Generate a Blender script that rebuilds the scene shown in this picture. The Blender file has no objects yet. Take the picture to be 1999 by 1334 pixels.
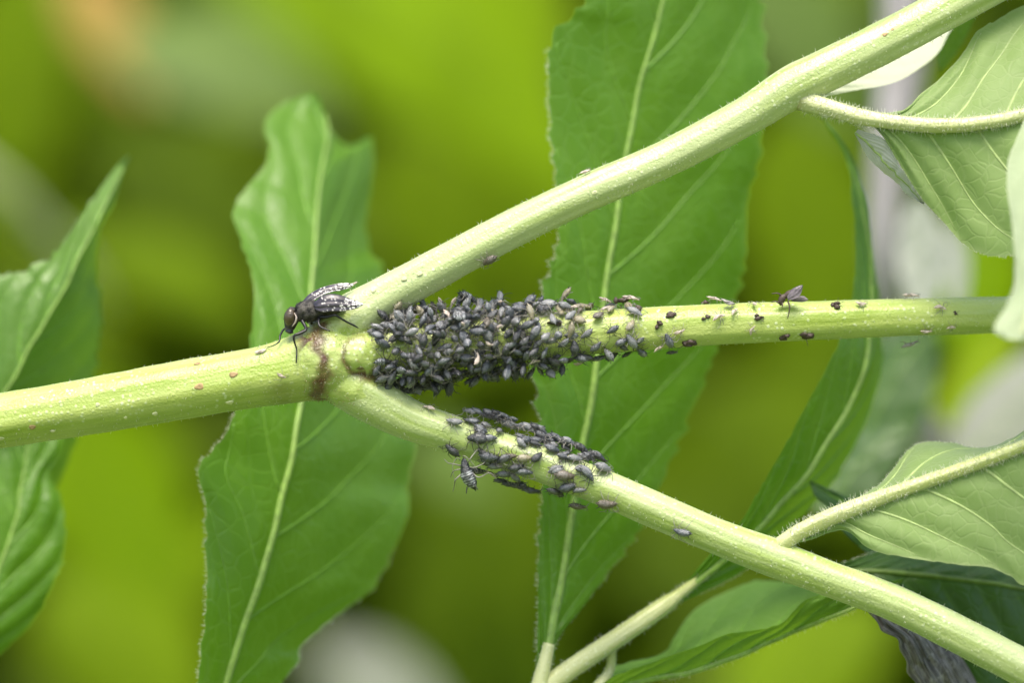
import bpy, math, random
import numpy as np
from mathutils import Vector, Matrix

rng = np.random.default_rng(7)
random.seed(7)
sc = bpy.context.scene
col = sc.collection

# ------------------------------------------------------------------ camera, sky, sun, exposure
FW = 0.115                     # width of the plane in focus, metres (a fork of a shoot, ~12 cm across)
K = FW / 1999.0                # metres per photo pixel in that plane
D = 0.40                       # camera to plane in focus
DP = D / K
Z0 = 0.90                      # height of the shoot above the ground

cam_d = bpy.data.cameras.new('camera')
cam_d.sensor_width = 36.0
cam_d.lens = 36.0 * D / FW
cam_d.clip_start = 0.01
cam_d.clip_end = 500.0
cam_d.dof.use_dof = True
cam_d.dof.focus_distance = D - 0.001
cam_d.dof.aperture_fstop = cam_d.lens / 12.0
cam = bpy.data.objects.new('camera', cam_d)
cam.location = (0, -D, Z0)
cam.rotation_euler = (math.radians(90), 0, 0)
col.objects.link(cam)
sc.camera = cam

SUN_EL, SUN_AZ = 67.0, 188.0   # from above, behind the camera
world = bpy.data.worlds.new('World')
sc.world = world
world.use_nodes = True
wn = world.node_tree
sky = wn.nodes.new('ShaderNodeTexSky')
sky.sky_type = 'NISHITA'
sky.sun_disc = False
sky.sun_elevation = math.radians(SUN_EL)
sky.sun_rotation = math.radians(SUN_AZ)
sky.air_density = 1.0
sky.dust_density = 4.0
sky.ozone_density = 0.4
bgn = wn.nodes['Background']
bgn.inputs['Strength'].default_value = 0.095
wn.links.new(sky.outputs['Color'], bgn.inputs['Color'])

sun_d = bpy.data.lights.new('sun', 'SUN')
sun_d.energy = 1.4
sun_d.angle = math.radians(28)
sun_d.color = (1.0, 0.94, 0.82)
sun = bpy.data.objects.new('sun', sun_d)
az, el = math.radians(SUN_AZ), math.radians(SUN_EL)
sdir = Vector((math.sin(az) * math.cos(el), math.cos(az) * math.cos(el), math.sin(el)))
sun.rotation_euler = sdir.to_track_quat('Z', 'Y').to_euler()
sun.location = (0, -2, 4)
col.objects.link(sun)

sc.view_settings.view_transform = 'Standard'
sc.view_settings.look = 'None'
sc.view_settings.gamma = 1.0
sc.view_settings.use_curve_mapping = False
sc.view_settings.exposure = 1.62
sc.cycles.use_denoising = True
sc.cycles.max_bounces = 6
sc.cycles.transmission_bounces = 4
sc.cycles.diffuse_bounces = 3
sc.cycles.glossy_bounces = 2

# ------------------------------------------------------------------ helpers
def P(px, py, d=0.0):
    """a photo pixel at depth d (pixel units behind the plane in focus) -> world point"""
    f = 1.0 + np.asarray(d, float) / DP
    px = np.asarray(px, float); py = np.asarray(py, float)
    return np.stack(np.broadcast_arrays((px - 999.5) * K * f, np.asarray(d, float) * K, Z0 + (667.0 - py) * K * f), -1)

BASE = {}

def link(o, parent=None):
    col.objects.link(o)
    if parent is not None:
        o.parent = parent
        BASE[o.name] = BASE.get(parent.name, np.zeros(3))
    return o

def mesh(name, v, f, mat, smooth=True, attrs=None):
    me = bpy.data.meshes.new(name)
    v = np.asarray(v, float)
    me.from_pydata(v.tolist(), [], f if isinstance(f, list) else f.tolist())
    if smooth:
        me.polygons.foreach_set('use_smooth', np.ones(len(me.polygons), bool))
    for k, a in (attrs or {}).items():
        a = np.asarray(a, np.float32)
        if a.ndim == 1:
            me.attributes.new(k, 'FLOAT', 'POINT').data.foreach_set('value', a)
        else:
            me.attributes.new(k, 'FLOAT_VECTOR', 'POINT').data.foreach_set('vector', a.ravel())
    if mat is not None:
        me.materials.append(mat)
    me.update()
    return me

def obj(name, v, f, mat, parent=None, smooth=True, attrs=None):
    b = BASE.get(parent.name, np.zeros(3)) if parent is not None else np.zeros(3)
    o = bpy.data.objects.new(name, mesh(name, np.asarray(v, float) - b, f, mat, smooth, attrs))
    return link(o, parent)

def tag(o, label=None, cat=None, group=None, kind=None):
    if label: o['label'] = label
    if cat: o['category'] = cat
    if group: o['group'] = group
    if kind: o['kind'] = kind
    return o

def empty(name, loc, label, cat, group=None):
    o = bpy.data.objects.new(name, None)
    o.empty_display_size = 0.005
    o.location = Vector(loc)
    col.objects.link(o)
    BASE[o.name] = np.asarray(loc, float)
    return tag(o, label, cat, group)

def catmull(pts, n):
    p = np.asarray(pts, float)
    if len(p) == 2:
        return p[0] + (p[1] - p[0]) * np.linspace(0, 1, n)[:, None]
    q = np.vstack([2 * p[0] - p[1], p, 2 * p[-1] - p[-2]])
    out = []
    m = 24
    for i in range(len(p) - 1):
        t = np.linspace(0, 1, m, endpoint=False)[:, None]
        a, b, c, d = q[i], q[i + 1], q[i + 2], q[i + 3]
        out.append(0.5 * (2 * b + (c - a) * t + (2 * a - 5 * b + 4 * c - d) * t ** 2 + (3 * b - a - 3 * c + d) * t ** 3))
    out = np.vstack(out + [p[-1:]])
    s = np.r_[0, np.cumsum(np.linalg.norm(np.diff(out[:, :2], axis=0), axis=1) + 1e-9)]
    u = np.linspace(0, s[-1], n)
    return np.stack([np.interp(u, s, out[:, k]) for k in range(out.shape[1])], -1)

def unit(a):
    a = np.asarray(a, float)
    return a / (np.linalg.norm(a, axis=-1, keepdims=True) + 1e-12)

def grid_faces(n, m, wrap=False):
    i = np.arange(n - 1)[:, None]
    j = np.arange(m if wrap else m - 1)[None, :]
    a = i * m + j
    b = i * m + (j + 1) % m
    return np.stack([a, b, b + m, a + m], -1).reshape(-1, 4).tolist()

def tube_np(C, R, seg=10, prof=None, ref=(0, -1, 0), cap=True):
    """C world centres (n,3), R radii (n,) -> verts, faces, theta, along"""
    C = np.asarray(C, float); R = np.asarray(R, float)
    n = len(C)
    T = unit(np.gradient(C, axis=0))
    A = np.asarray(ref, float)[None, :] - T * (T @ np.asarray(ref, float))[:, None]
    bad = np.linalg.norm(A, axis=1) < 0.15
    A[bad] = np.cross(T[bad], (0.3, 0.2, 1.0))
    A = unit(A)
    B = np.cross(A, T)
    B = unit(B)
    th = np.arange(seg) * 2 * math.pi / seg
    s = np.r_[0, np.cumsum(np.linalg.norm(np.diff(C, axis=0), axis=1))]
    TH, S = np.meshgrid(th, s)
    rr = R[:, None] * (prof(TH, S) if prof else 1.0)
    rr = np.broadcast_to(rr, TH.shape)
    V = C[:, None, :] + rr[..., None] * (np.cos(TH)[..., None] * B[:, None, :] + np.sin(TH)[..., None] * A[:, None, :])
    V = V.reshape(-1, 3)
    F = grid_faces(n, seg, True)
    if cap:
        F.append(list(range(seg))[::-1]); F.append(list(range((n - 1) * seg, n * seg)))
    return V, F, TH.ravel(), S.ravel()

class Bag:
    """collects shapes into one mesh"""
    def __init__(s): s.v = []; s.f = []; s.n = 0
    def add(s, v, f):
        s.v.append(np.asarray(v, float)); s.f += [[i + s.n for i in q] for q in f]; s.n += len(v)
    def verts(s): return np.vstack(s.v)

def hairs_mesh(base, direc, length, rad):
    """tapered three-sided bent hairs, vectorised; all arrays (n,..)"""
    base = np.asarray(base); d = unit(direc); n = len(base)
    side = unit(np.cross(d, rng.normal(size=(n, 3))))
    up = np.cross(d, side)
    L = np.asarray(length)[:, None]; r = np.asarray(rad)[:, None]
    vs = []
    for k, (h, w, bend) in enumerate(((0, 1, 0), (0.55, 0.6, 0.05), (1.0, 0.0, 0.22))):
        c = base + d * L * h + side * L * bend
        if k < 2:
            for a in range(3):
                vs.append(c + r * w * (math.cos(a * 2.094) * side + math.sin(a * 2.094) * up))
        else:
            vs.append(c)
    V = np.stack(vs, 1)
    fs = []
    for a in range(3):
        b = (a + 1) % 3
        fs.append(np.array([a, b, 3 + b, 3 + a]))
    F4 = np.stack(fs)[None] + 7 * np.arange(n)[:, None, None]
    F3 = np.array([[3, 4, 6], [4, 5, 6], [5, 3, 6]])[None] + 7 * np.arange(n)[:, None, None]
    return V.reshape(-1, 3), F4.reshape(-1, 4).tolist() + F3.reshape(-1, 3).tolist()

# ------------------------------------------------------------------ materials
class NT:
    def __init__(s, name):
        s.m = bpy.data.materials.new(name); s.m.use_nodes = True
        s.t = s.m.node_tree; s.t.nodes.clear()
        s.out = s.t.nodes.new('ShaderNodeOutputMaterial')
    def n(s, typ, **kw):
        x = s.t.nodes.new(typ)
        for k, v in kw.items():
            if k in x.inputs.keys() if not hasattr(x, k) else False:
                x.inputs[k].default_value = v
            else:
                setattr(x, k, v)
        return x
    def l(s, a, b): s.t.links.new(a, b)
    def attr(s, name):
        a = s.t.nodes.new('ShaderNodeAttribute'); a.attribute_name = name; return a
    def noise(s, scale, detail=3, vec=None, rough=0.55):
        x = s.t.nodes.new('ShaderNodeTexNoise'); x.inputs['Scale'].default_value = scale
        x.inputs['Detail'].default_value = detail; x.inputs['Roughness'].default_value = rough
        if vec is not None: s.l(vec, x.inputs['Vector'])
        return x
    def vor(s, scale, vec=None, feature='F1'):
        x = s.t.nodes.new('ShaderNodeTexVoronoi'); x.feature = feature; x.inputs['Scale'].default_value = scale
        if vec is not None: s.l(vec, x.inputs['Vector'])
        return x
    def coord(s): return s.t.nodes.new('ShaderNodeTexCoord').outputs['Object']
    def ramp(s, fac, lo, hi, a=0.0, b=1.0):
        x = s.t.nodes.new('ShaderNodeMapRange'); x.inputs['From Min'].default_value = lo; x.inputs['From Max'].default_value = hi
        x.inputs['To Min'].default_value = a; x.inputs['To Max'].default_value = b
        s.l(fac, x.inputs['Value']); return x.outputs['Result']
    def mix(s, fac, a, b, mode='MIX'):
        x = s.t.nodes.new('ShaderNodeMix'); x.data_type = 'RGBA'; x.blend_type = mode
        for sock, v in ((x.inputs[0], fac), (x.inputs[6], a), (x.inputs[7], b)):
            if isinstance(v, (int, float)): sock.default_value = v
            elif isinstance(v, tuple): sock.default_value = (*v, 1.0)
            else: s.l(v, sock)
        return x.outputs[2]
    def math(s, op, a, b=None):
        x = s.t.nodes.new('ShaderNodeMath'); x.operation = op
        for i, v in enumerate((a, b)):
            if v is None: continue
            if isinstance(v, (int, float)): x.inputs[i].default_value = v
            else: s.l(v, x.inputs[i])
        return x.outputs[0]
    def bump(s, h, strength, dist):
        x = s.t.nodes.new('ShaderNodeBump'); x.inputs['Strength'].default_value = strength
        x.inputs['Distance'].default_value = dist; s.l(h, x.inputs['Height']); return x.outputs['Normal']
    def pbsdf(s, colr, rough=0.5, normal=None, spec=0.5, sss=0.0, sssr=(0.001, 0.001, 0.0004), sheen=0.0, coat=0.0):
        b = s.t.nodes.new('ShaderNodeBsdfPrincipled')
        if isinstance(colr, tuple): b.inputs['Base Color'].default_value = (*colr, 1)
        else: s.l(colr, b.inputs['Base Color'])
        if isinstance(rough, (int, float)): b.inputs['Roughness'].default_value = rough
        else: s.l(rough, b.inputs['Roughness'])
        b.inputs['Specular IOR Level'].default_value = spec
        if normal is not None: s.l(normal, b.inputs['Normal'])
        if sss:
            b.inputs['Subsurface Weight'].default_value = sss
            b.inputs['Subsurface Radius'].default_value = (1.0, 0.9, 0.35)
            b.inputs['Subsurface Scale'].default_value = sssr[0]
        if sheen:
            b.inputs['Sheen Weight'].default_value = sheen; b.inputs['Sheen Roughness'].default_value = 0.45
        if coat:
            b.inputs['Coat Weight'].default_value = coat; b.inputs['Coat Roughness'].default_value = 0.15
        return b.outputs[0]
    def done(s, sh): s.l(sh, s.out.inputs['Surface']); return s.m

def leaf_mat(name, dark, light, trans, vein, rough=0.42, tw=0.36, sheen=0.0, cell=430.0, spec=0.5, bump=0.35, netw=0.20):
    m = NT(name); c = m.coord()
    nz = m.noise(55, 4, c); n2 = m.noise(420, 2, c)
    base = m.mix(m.ramp(nz.outputs['Fac'], 0.32, 0.68), dark, light)
    base = m.mix(m.ramp(n2.outputs['Fac'], 0.35, 0.7, 0, 0.35), base, light)
    # net of fine veins between the side veins
    wv = m.noise(260, 2, c)
    add = m.n('ShaderNodeVectorMath', operation='MULTIPLY_ADD')
    m.l(wv.outputs['Color'], add.inputs[0]); add.inputs[1].default_value = (0.0016,) * 3; m.l(c, add.inputs[2])
    vo = m.vor(cell, add.outputs[0], 'DISTANCE_TO_EDGE')
    net = m.ramp(vo.outputs['Distance'], 0.0, 0.10, 1.0, 0.0)
    vo2 = m.vor(cell * 3.1, add.outputs[0], 'DISTANCE_TO_EDGE')
    net2 = m.ramp(vo2.outputs['Distance'], 0.0, 0.16, 1.0, 0.0)
    base = m.mix(m.math('MULTIPLY', net, netw), base, vein)
    base = m.mix(m.math('MULTIPLY', net2, 0.08), base, vein)
    va = m.attr('vein').outputs['Fac']; ea = m.attr('edge').outputs['Fac']
    base = m.mix(m.math('MULTIPLY', va, 0.55), base, vein)
    base = m.mix(m.math('MULTIPLY', ea, 0.7), base, vein)
    h = m.math('ADD', m.math('MULTIPLY', net, -0.7), m.math('MULTIPLY', n2.outputs['Fac'], 0.9))
    nrm = m.bump(h, bump, 0.00022)
    rg = m.ramp(m.noise(180, 3, c).outputs['Fac'], 0.3, 0.7, rough - 0.07, rough + 0.1)
    p = m.pbsdf(base, rg, nrm, spec=spec, sheen=sheen)
    tr = m.n('ShaderNodeBsdfTranslucent')
    m.l(m.mix(m.ramp(nz.outputs['Fac'], 0.3, 0.7), trans, tuple(x * 0.75 for x in trans)), tr.inputs['Color'])
    m.l(nrm, tr.inputs['Normal'])
    mx = m.n('ShaderNodeMixShader'); mx.inputs[0].default_value = tw
    m.l(p, mx.inputs[1]); m.l(tr.outputs[0], mx.inputs[2])
    return m.done(mx.outputs[0])

def plain(name, c, rough=0.5, spec=0.5, var=0.25, scale=900, sss=0.0, sheen=0.0, bump=0.0, trans=None):
    m = NT(name); co = m.coord()
    nz = m.noise(scale, 3, co)
    base = m.mix(m.ramp(nz.outputs['Fac'], 0.3, 0.7), tuple(x * (1 - var) for x in c), tuple(min(1, x * (1 + var)) for x in c))
    nrm = m.bump(nz.outputs['Fac'], bump, 0.0002) if bump else None
    p = m.pbsdf(base, rough, nrm, spec, sss, sheen=sheen)
    if trans:
        tr = m.n('ShaderNodeBsdfTranslucent'); tr.inputs['Color'].default_value = (*c, 1)
        mx = m.n('ShaderNodeMixShader'); mx.inputs[0].default_value = trans
        m.l(p, mx.inputs[1]); m.l(tr.outputs[0], mx.inputs[2]); return m.done(mx.outputs[0])
    return m.done(p)

def stem_mat(name, pale, green, brown=(0.085, 0.028, 0.010)):
    m = NT(name); c = m.coord(); suv = m.attr('suv').outputs['Vector']
    st = m.noise(1300, 3, suv); st2 = m.noise(420, 2, suv)
    base = m.mix(m.ramp(st2.outputs['Fac'], 0.38, 0.62), green, pale)
    base = m.mix(m.ramp(st.outputs['Fac'], 0.40, 0.66, 0, 0.75), base, pale)
    sp = m.vor(1500, c); spk = m.ramp(sp.outputs['Distance'], 0.16, 0.34, 1.0, 0.0)
    msk = m.ramp(m.noise(170, 2, c).outputs['Fac'], 0.45, 0.62)
    base = m.mix(m.math('MULTIPLY', m.math('MULTIPLY', spk, msk), 0.7), base, (0.72, 0.78, 0.52))
    red = m.attr('red').outputs['Fac']
    rn = m.ramp(m.noise(380, 3, c).outputs['Fac'], 0.33, 0.6)
    base = m.mix(m.math('MULTIPLY', red, m.math('ADD', m.math('MULTIPLY', rn, 0.3), 0.74)), base, brown)
    h = m.math('ADD', m.math('MULTIPLY', st.outputs['Fac'], 0.9), m.math('MULTIPLY', m.noise(3800, 2, c).outputs['Fac'], 0.55))
    h = m.math('ADD', h, m.math('MULTIPLY', spk, 0.25))
    nrm = m.bump(h, 0.42, 0.00027)
    return m.done(m.pbsdf(base, 0.40, nrm, 0.8, sheen=0.3))

def far_mat(name, c, trans, tw, rough=0.6, spec=0.12):
    m = NT(name); co = m.coord()
    nz = m.noise(30, 2, co)
    base = m.mix(m.ramp(nz.outputs['Fac'], 0.35, 0.65), tuple(x * 0.82 for x in c), tuple(x * 1.15 for x in c))
    p = m.pbsdf(base, rough, None, spec)
    tr = m.n('ShaderNodeBsdfTranslucent'); tr.inputs['Color'].default_value = (*trans, 1)
    mx = m.n('ShaderNodeMixShader'); mx.inputs[0].default_value = tw
    m.l(p, mx.inputs[1]); m.l(tr.outputs[0], mx.inputs[2])
    return m.done(mx.outputs[0])

M = {}
M['stem'] = stem_mat('stem_green', (0.42, 0.505, 0.130), (0.25, 0.365, 0.018))
M['stem_pale'] = stem_mat('stem_pale', (0.46, 0.535, 0.245), (0.295, 0.40, 0.075))
M['petiole'] = stem_mat('petiole_pale', (0.50, 0.535, 0.25), (0.37, 0.43, 0.095), brown=(0.26, 0.17, 0.07))
M['node_skin'] = stem_mat('node_skin', (0.43, 0.515, 0.155), (0.255, 0.37, 0.030))
M['leaf'] = leaf_mat('leaf_upper', (0.075, 0.200, 0.004), (0.130, 0.285, 0.013), (0.23, 0.46, 0.006), (0.19, 0.35, 0.055), rough=0.38, tw=0.42, sheen=0.06, spec=0.6, bump=0.28, netw=0.26)
M['leaf_dark_and_shaded'] = leaf_mat('leaf_dark_and_shaded', (0.026, 0.075, 0.008), (0.045, 0.11, 0.012), (0.07, 0.19, 0.006), (0.09, 0.18, 0.04), rough=0.42, tw=0.25)  # for dark leaves; the tucked leaf's shade is put into this colour
M['leaf_soft'] = leaf_mat('leaf_soft', (0.095, 0.22, 0.018), (0.155, 0.30, 0.042), (0.23, 0.45, 0.012), (0.22, 0.36, 0.09), rough=0.41, tw=0.40, sheen=0.12, spec=0.6, bump=0.28, netw=0.22)
M['under'] = leaf_mat('leaf_underside', (0.19, 0.30, 0.070), (0.28, 0.39, 0.135), (0.28, 0.48, 0.03), (0.40, 0.48, 0.22), rough=0.6, tw=0.36, sheen=0.5, cell=620, bump=0.2, netw=0.16)
M['under_mid'] = leaf_mat('leaf_underside_mid', (0.36, 0.44, 0.24), (0.44, 0.52, 0.32), (0.40, 0.52, 0.20), (0.5, 0.56, 0.36), rough=0.65, tw=0.3, sheen=0.2, cell=600, bump=0.15, netw=0.05)
M['under_pale'] = leaf_mat('leaf_underside_pale', (0.58, 0.64, 0.42), (0.70, 0.74, 0.56), (0.55, 0.63, 0.30), (0.72, 0.74, 0.58), rough=0.65, tw=0.4, sheen=0.4, cell=600, bump=0.2, netw=0.05)
M['yellow'] = far_mat('leaf_yellow_green', (0.26, 0.37, 0.010), (0.44, 0.56, 0.006), 0.5)
M['silver'] = far_mat('leaf_silver', (0.55, 0.56, 0.50), (0.45, 0.47, 0.38), 0.25, 0.6)
M['hedge'] = far_mat('hedge_leaf', (0.108, 0.176, 0.003), (0.225, 0.315, 0.002), 0.45)
M['hedge_dark'] = far_mat('hedge_leaf_dark', (0.078, 0.128, 0.004), (0.15, 0.22, 0.002), 0.4)
M['silver_dim'] = far_mat('leaf_silver_dim', (0.31, 0.33, 0.27), (0.27, 0.30, 0.20), 0.25, 0.6)
M['greygreen'] = far_mat('leaf_grey_green', (0.115, 0.185, 0.030), (0.13, 0.23, 0.012), 0.3, spec=0.35)
M['bright'] = far_mat('leaf_bright', (0.225, 0.37, 0.003), (0.44, 0.61, 0.002), 0.5)
M['olive'] = far_mat('leaf_olive', (0.175, 0.275, 0.004), (0.34, 0.46, 0.002), 0.5)
M['warm'] = far_mat('leaf_yellowing', (0.62, 0.40, 0.12), (0.60, 0.38, 0.10), 0.4)
M['rib'] = plain('midrib_pale', (0.205, 0.335, 0.060), 0.5, sheen=0.12)
M['rib_shaded'] = plain('midrib_shaded', (0.115, 0.19, 0.035), 0.5)  # rib of the tucked leaf, its shade put into the colour too
M['rib_under'] = plain('midrib_under', (0.52, 0.56, 0.28), 0.55, sheen=0.4)
M['vein'] = plain('side_vein', (0.125, 0.27, 0.022), 0.45)
M['vein_under'] = plain('side_vein_under', (0.29, 0.39, 0.125), 0.55, sheen=0.3)
M['hair'] = plain('plant_hair', (0.80, 0.83, 0.66), 0.4, trans=0.45, var=0.05)
M['hair_brown'] = plain('plant_hair_brown', (0.40, 0.26, 0.13), 0.5, trans=0.3)
M['node'] = plain('node_brown', (0.105, 0.042, 0.018), 0.6, var=0.6, scale=700, bump=0.6, sheen=0.2)
M['lenticel'] = plain('lenticel', (0.38, 0.26, 0.12), 0.6, var=0.4, bump=0.4)
M['lenticel_pale'] = plain('lenticel_pale', (0.60, 0.62, 0.34), 0.6, var=0.2, bump=0.4)

# ------------------------------------------------------------------ leaf builder
def leaf_geo(mid, le, re, N, Mh, nv, va, vb, teeth, puff, wave, groove, seed):
    r = np.random.default_rng(seed)
    m_, l_, r_ = catmull(mid, 240), catmull(le, 240), catmull(re, 240)
    T240 = np.linspace(0, 1, 240)
    wob = np.sin(T240 * 31 + seed) * 0.5 + np.sin(T240 * 57 + 2 * seed) * 0.35
    m_[:, 0] += wob * min(3.5, 0.02 * np.ptp(m_[:, 1]) + 1) * np.sin(T240 * math.pi)
    lenp = np.linalg.norm(np.diff(m_[:, :2], axis=0), axis=1).sum()
    ph = r.uniform(0, 6.28, 8)
    tph = r.uniform(0, 1, 2)
    def ip(a, t): return np.stack([np.interp(t, T240, a[:, k]) for k in range(3)], -1)
    def S(t, s, lift=0.0):
        t = np.asarray(t, float); s = np.asarray(s, float)
        mm = ip(m_, t); ee = np.where((s < 0)[..., None], ip(l_, t), ip(r_, t))
        a = np.abs(s)
        vec = ee - mm
        wpx = np.linalg.norm(vec[..., :2], axis=-1) + 1e-6
        tp = t * lenp / teeth[1] + np.where(s < 0, tph[0], tph[1]) + 0.45 * np.sin(t * 23 + ph[0]) + 0.3 * np.sin(t * 61 + ph[5])
        saw = (tp % 1.0); saw = np.where(saw < 0.72, saw / 0.72, (1 - saw) / 0.28)
        saw = saw ** 1.4 * (0.65 + 0.35 * np.sin(t * 41 + ph[4]) + 0.25 * np.sin(t * 13 + ph[6]))
        fade = np.clip(t / 0.12, 0, 1) * np.clip((1 - t) / 0.06, 0, 1)
        ww = np.clip((a - 0.80) / 0.20, 0, 1) ** 2
        a2 = a + ww * fade * np.minimum(teeth[0] / wpx, 0.2) * (saw - 0.4)
        p = mm + vec * a2[..., None]
        f = (t - va * a - vb * a * a) * nv + np.where(s < 0, 0.5, 0.0)
        cell = 0.5 - 0.5 * np.cos(2 * math.pi * f)
        ed = np.clip((1 - a) * 5, 0, 1)
        dz = -puff * (cell ** 0.7) * np.clip(a * 5, 0, 1) * (0.35 + 0.65 * ed)
        dz = dz + groove * np.exp(-(a * wpx / 11.0) ** 2)
        dz = dz + wave * (np.sin(t * 9 + ph[1] + 1.5 * s) * 0.5 + np.sin(t * 21 + ph[2] - 2.2 * s) * 0.28 + 0.22 * np.sin(t * 37 + 4 * s + ph[3])) * a
        p[..., 2] += dz - lift
        fr = np.abs(f - np.round(f)) * lenp / max(nv, 1)
        vein = np.exp(-(fr / 3.2) ** 2) * np.clip(1.15 - a, 0, 1) * (a > 0.02)
        return P(p[..., 0], p[..., 1], p[..., 2]), vein
    return S, lenp

def leaf(name, mid, le, re, mat, top=None, parent=None, N=260, Mh=34, nv=8, va=0.20, vb=0.06, teeth=(7, 42), puff=6, wave=10,
         groove=3, rib=(9, 2.5), ribmat='rib', veinmat='vein', veinr=(2.9, 0.8), hair=None, seed=1, riblift=0.1, veins=True, part_name='leaf', vsink=0.1):
    """top=(label, cat, group) makes a thing of its own; parent makes it a part"""
    S, lenp = leaf_geo(mid, le, re, N, Mh, nv, va, vb, teeth, puff, wave, groove, seed)
    s = np.r_[-np.linspace(1, 0, Mh, endpoint=False) ** 1.0, 0, np.linspace(0, 1, Mh + 1)[1:]]
    t = np.linspace(0, 1, N)
    TT, SS = np.meshgrid(t, s, indexing='ij')
    V, vein = S(TT, SS)
    a = np.abs(SS)
    edge = np.clip((a - 0.965) / 0.03, 0, 1)
    F = grid_faces(N, len(s))
    if top:
        root = empty(name, V[0, Mh], *top)
        blade = obj('blade', V.reshape(-1, 3), F, M[mat], root, attrs={'vein': vein.ravel(), 'edge': edge.ravel()})
        sub = root
    else:
        blade = obj(part_name, V.reshape(-1, 3), F, M[mat], parent, attrs={'vein': vein.ravel(), 'edge': edge.ravel()})
        sub = blade
    if rib:
        tt = np.linspace(0, 0.97, 90)
        C, _ = S(tt, np.zeros(90))
        R = np.interp(tt, [0, 1], rib) * K
        C[:, 1] -= R * riblift - groove * K * 0.3
        v, f, th, al = tube_np(C, R, 10)
        obj('midrib', v, f, M[ribmat], sub)
    if veins:
        for side in (-1, 1):
            for k in range(-1, nv + 1):
                f0 = k - (0.5 if side < 0 else 0.0)
                a_ = np.linspace(0.0, 0.95, 34)
                t_ = f0 / nv + va * a_ + vb * a_ * a_
                ok = (t_ > 0.015) & (t_ < 0.985)
                if f0 / nv < 0.0 or ok.sum() < 8: continue
                a_, t_ = a_[ok], t_[ok]
                C, _ = S(t_, side * np.maximum(a_, 1e-4))
                R = np.interp(a_, [0, 1], veinr) * K
                C[:, 1] += R * vsink
                v, f, _, _ = tube_np(C, R, 6)
                obj('side_vein', v, f, M[veinmat], sub)
    for h in (hair or []):
        side, n, ln, t0, t1 = h
        tt = rng.uniform(t0, t1, n)
        ss = np.full(n, float(side)) if side else np.zeros(n)
        C, _ = S(tt, ss)
        if side:
            inn, _ = S(tt, ss * 0.8)
            dr = unit(C - inn) + rng.normal(size=(n, 3)) * 0.35
        else:
            dr = rng.normal(size=(n, 3)) * (1, 0.5, 1) + (0, -0.5, 0)
            C = C + unit(dr) * (np.interp(tt, [0, 1], rib) * K * 0.8)[:, None]
        v, f = hairs_mesh(C, dr, rng.uniform(0.5, 1.2, n) * ln * K, np.full(n, 0.42 * K))
        tag(obj('margin_hair', v, f, M['hair'], sub), kind='stuff')
    return (root if top else blade), S

# ------------------------------------------------------------------ ground and the hedge far behind
def ground():
    m = NT('ground_soil'); c = m.coord()
    a = m.noise(3, 6, c); b = m.noise(40, 4, c)
    base = m.mix(m.ramp(a.outputs['Fac'], 0.35, 0.65), (0.075, 0.12, 0.012), (0.12, 0.19, 0.02))
    base = m.mix(m.ramp(b.outputs['Fac'], 0.45, 0.7, 0, 0.35), base, (0.07, 0.055, 0.03))
    mat = m.done(m.pbsdf(base, 0.95, m.bump(b.outputs['Fac'], 0.6, 0.03)))
    n = 40
    g = np.linspace(-1, 1, n); g = np.sign(g) * np.abs(g) ** 3 * 120
    X, Y = np.meshgrid(g, g)
    Z = 0.02 * np.sin(X * 1.7) * np.cos(Y * 1.3)
    o = obj('ground', np.stack([X, Y, Z], -1).reshape(-1, 3), grid_faces(n, n), mat)
    tag(o, 'dark grassy soil far below the shoot', 'ground', kind='structure')

def hedge():
    mats = [M['hedge'], M['hedge_dark'], M['olive']]
    n = 17000
    r = np.random.default_rng(3)
    c = np.stack([r.uniform(-2.2, 2.2, n), r.uniform(2.2, 3.0, n), r.uniform(0.0, 3.0, n)], -1)
    L = r.uniform(0.12, 0.24, n)
    ax = unit(np.stack([r.normal(size=n), r.normal(size=n) * 0.5, -0.7 + 0.6 * r.normal(size=n)], -1))
    nr = unit(np.stack([r.normal(size=n) * 0.6, -1 + 0.4 * r.normal(size=n), 0.75 + 0.4 * r.normal(size=n)], -1))
    sd = unit(np.cross(ax, nr)); nr = np.cross(sd, ax)
    prof = [(0, 0.0, 0), (0.3, 0.2, .02), (0.6, 0.19, .03), (1.0, 0.0, -.03)]
    vs = [c]
    for u, w, z in prof[1:3]:
        for sg in (-1, 0, 1):
            vs.append(c + ax * (L * u)[:, None] + sd * (L * w * sg)[:, None] + nr * (L * (z + (0.05 if sg else 0)))[:, None])
    vs.append(c + ax * L[:, None] + nr * (L * -.03)[:, None])
    V = np.stack(vs, 1).reshape(-1, 3)
    fq = np.array([[1, 4, 5, 2], [2, 5, 6, 3]]); ft = np.array([[0, 1, 2], [0, 2, 3], [4, 7, 5], [5, 7, 6]])
    off = 8 * np.arange(n)[:, None, None]
    F = (fq[None] + off).reshape(-1, 4).tolist() + (ft[None] + off).reshape(-1, 3).tolist()
    o = obj('hedge_foliage', V, F, mats[0], attrs={'vein': np.zeros(len(V)), 'edge': np.zeros(len(V))})
    for q in mats[1:]: o.data.materials.append(q)
    mi = np.repeat(r.choice(3, n, p=[0.5, 0.38, 0.12]), 2).tolist() + np.repeat(r.choice(3, n, p=[0.5, 0.38, 0.12]), 4).tolist()
    o.data.polygons.foreach_set('material_index', np.asarray(mi, np.int32))
    tag(o, 'blurred dark olive hedge foliage filling the background', 'foliage', kind='stuff')

ground()
hedge()

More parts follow.
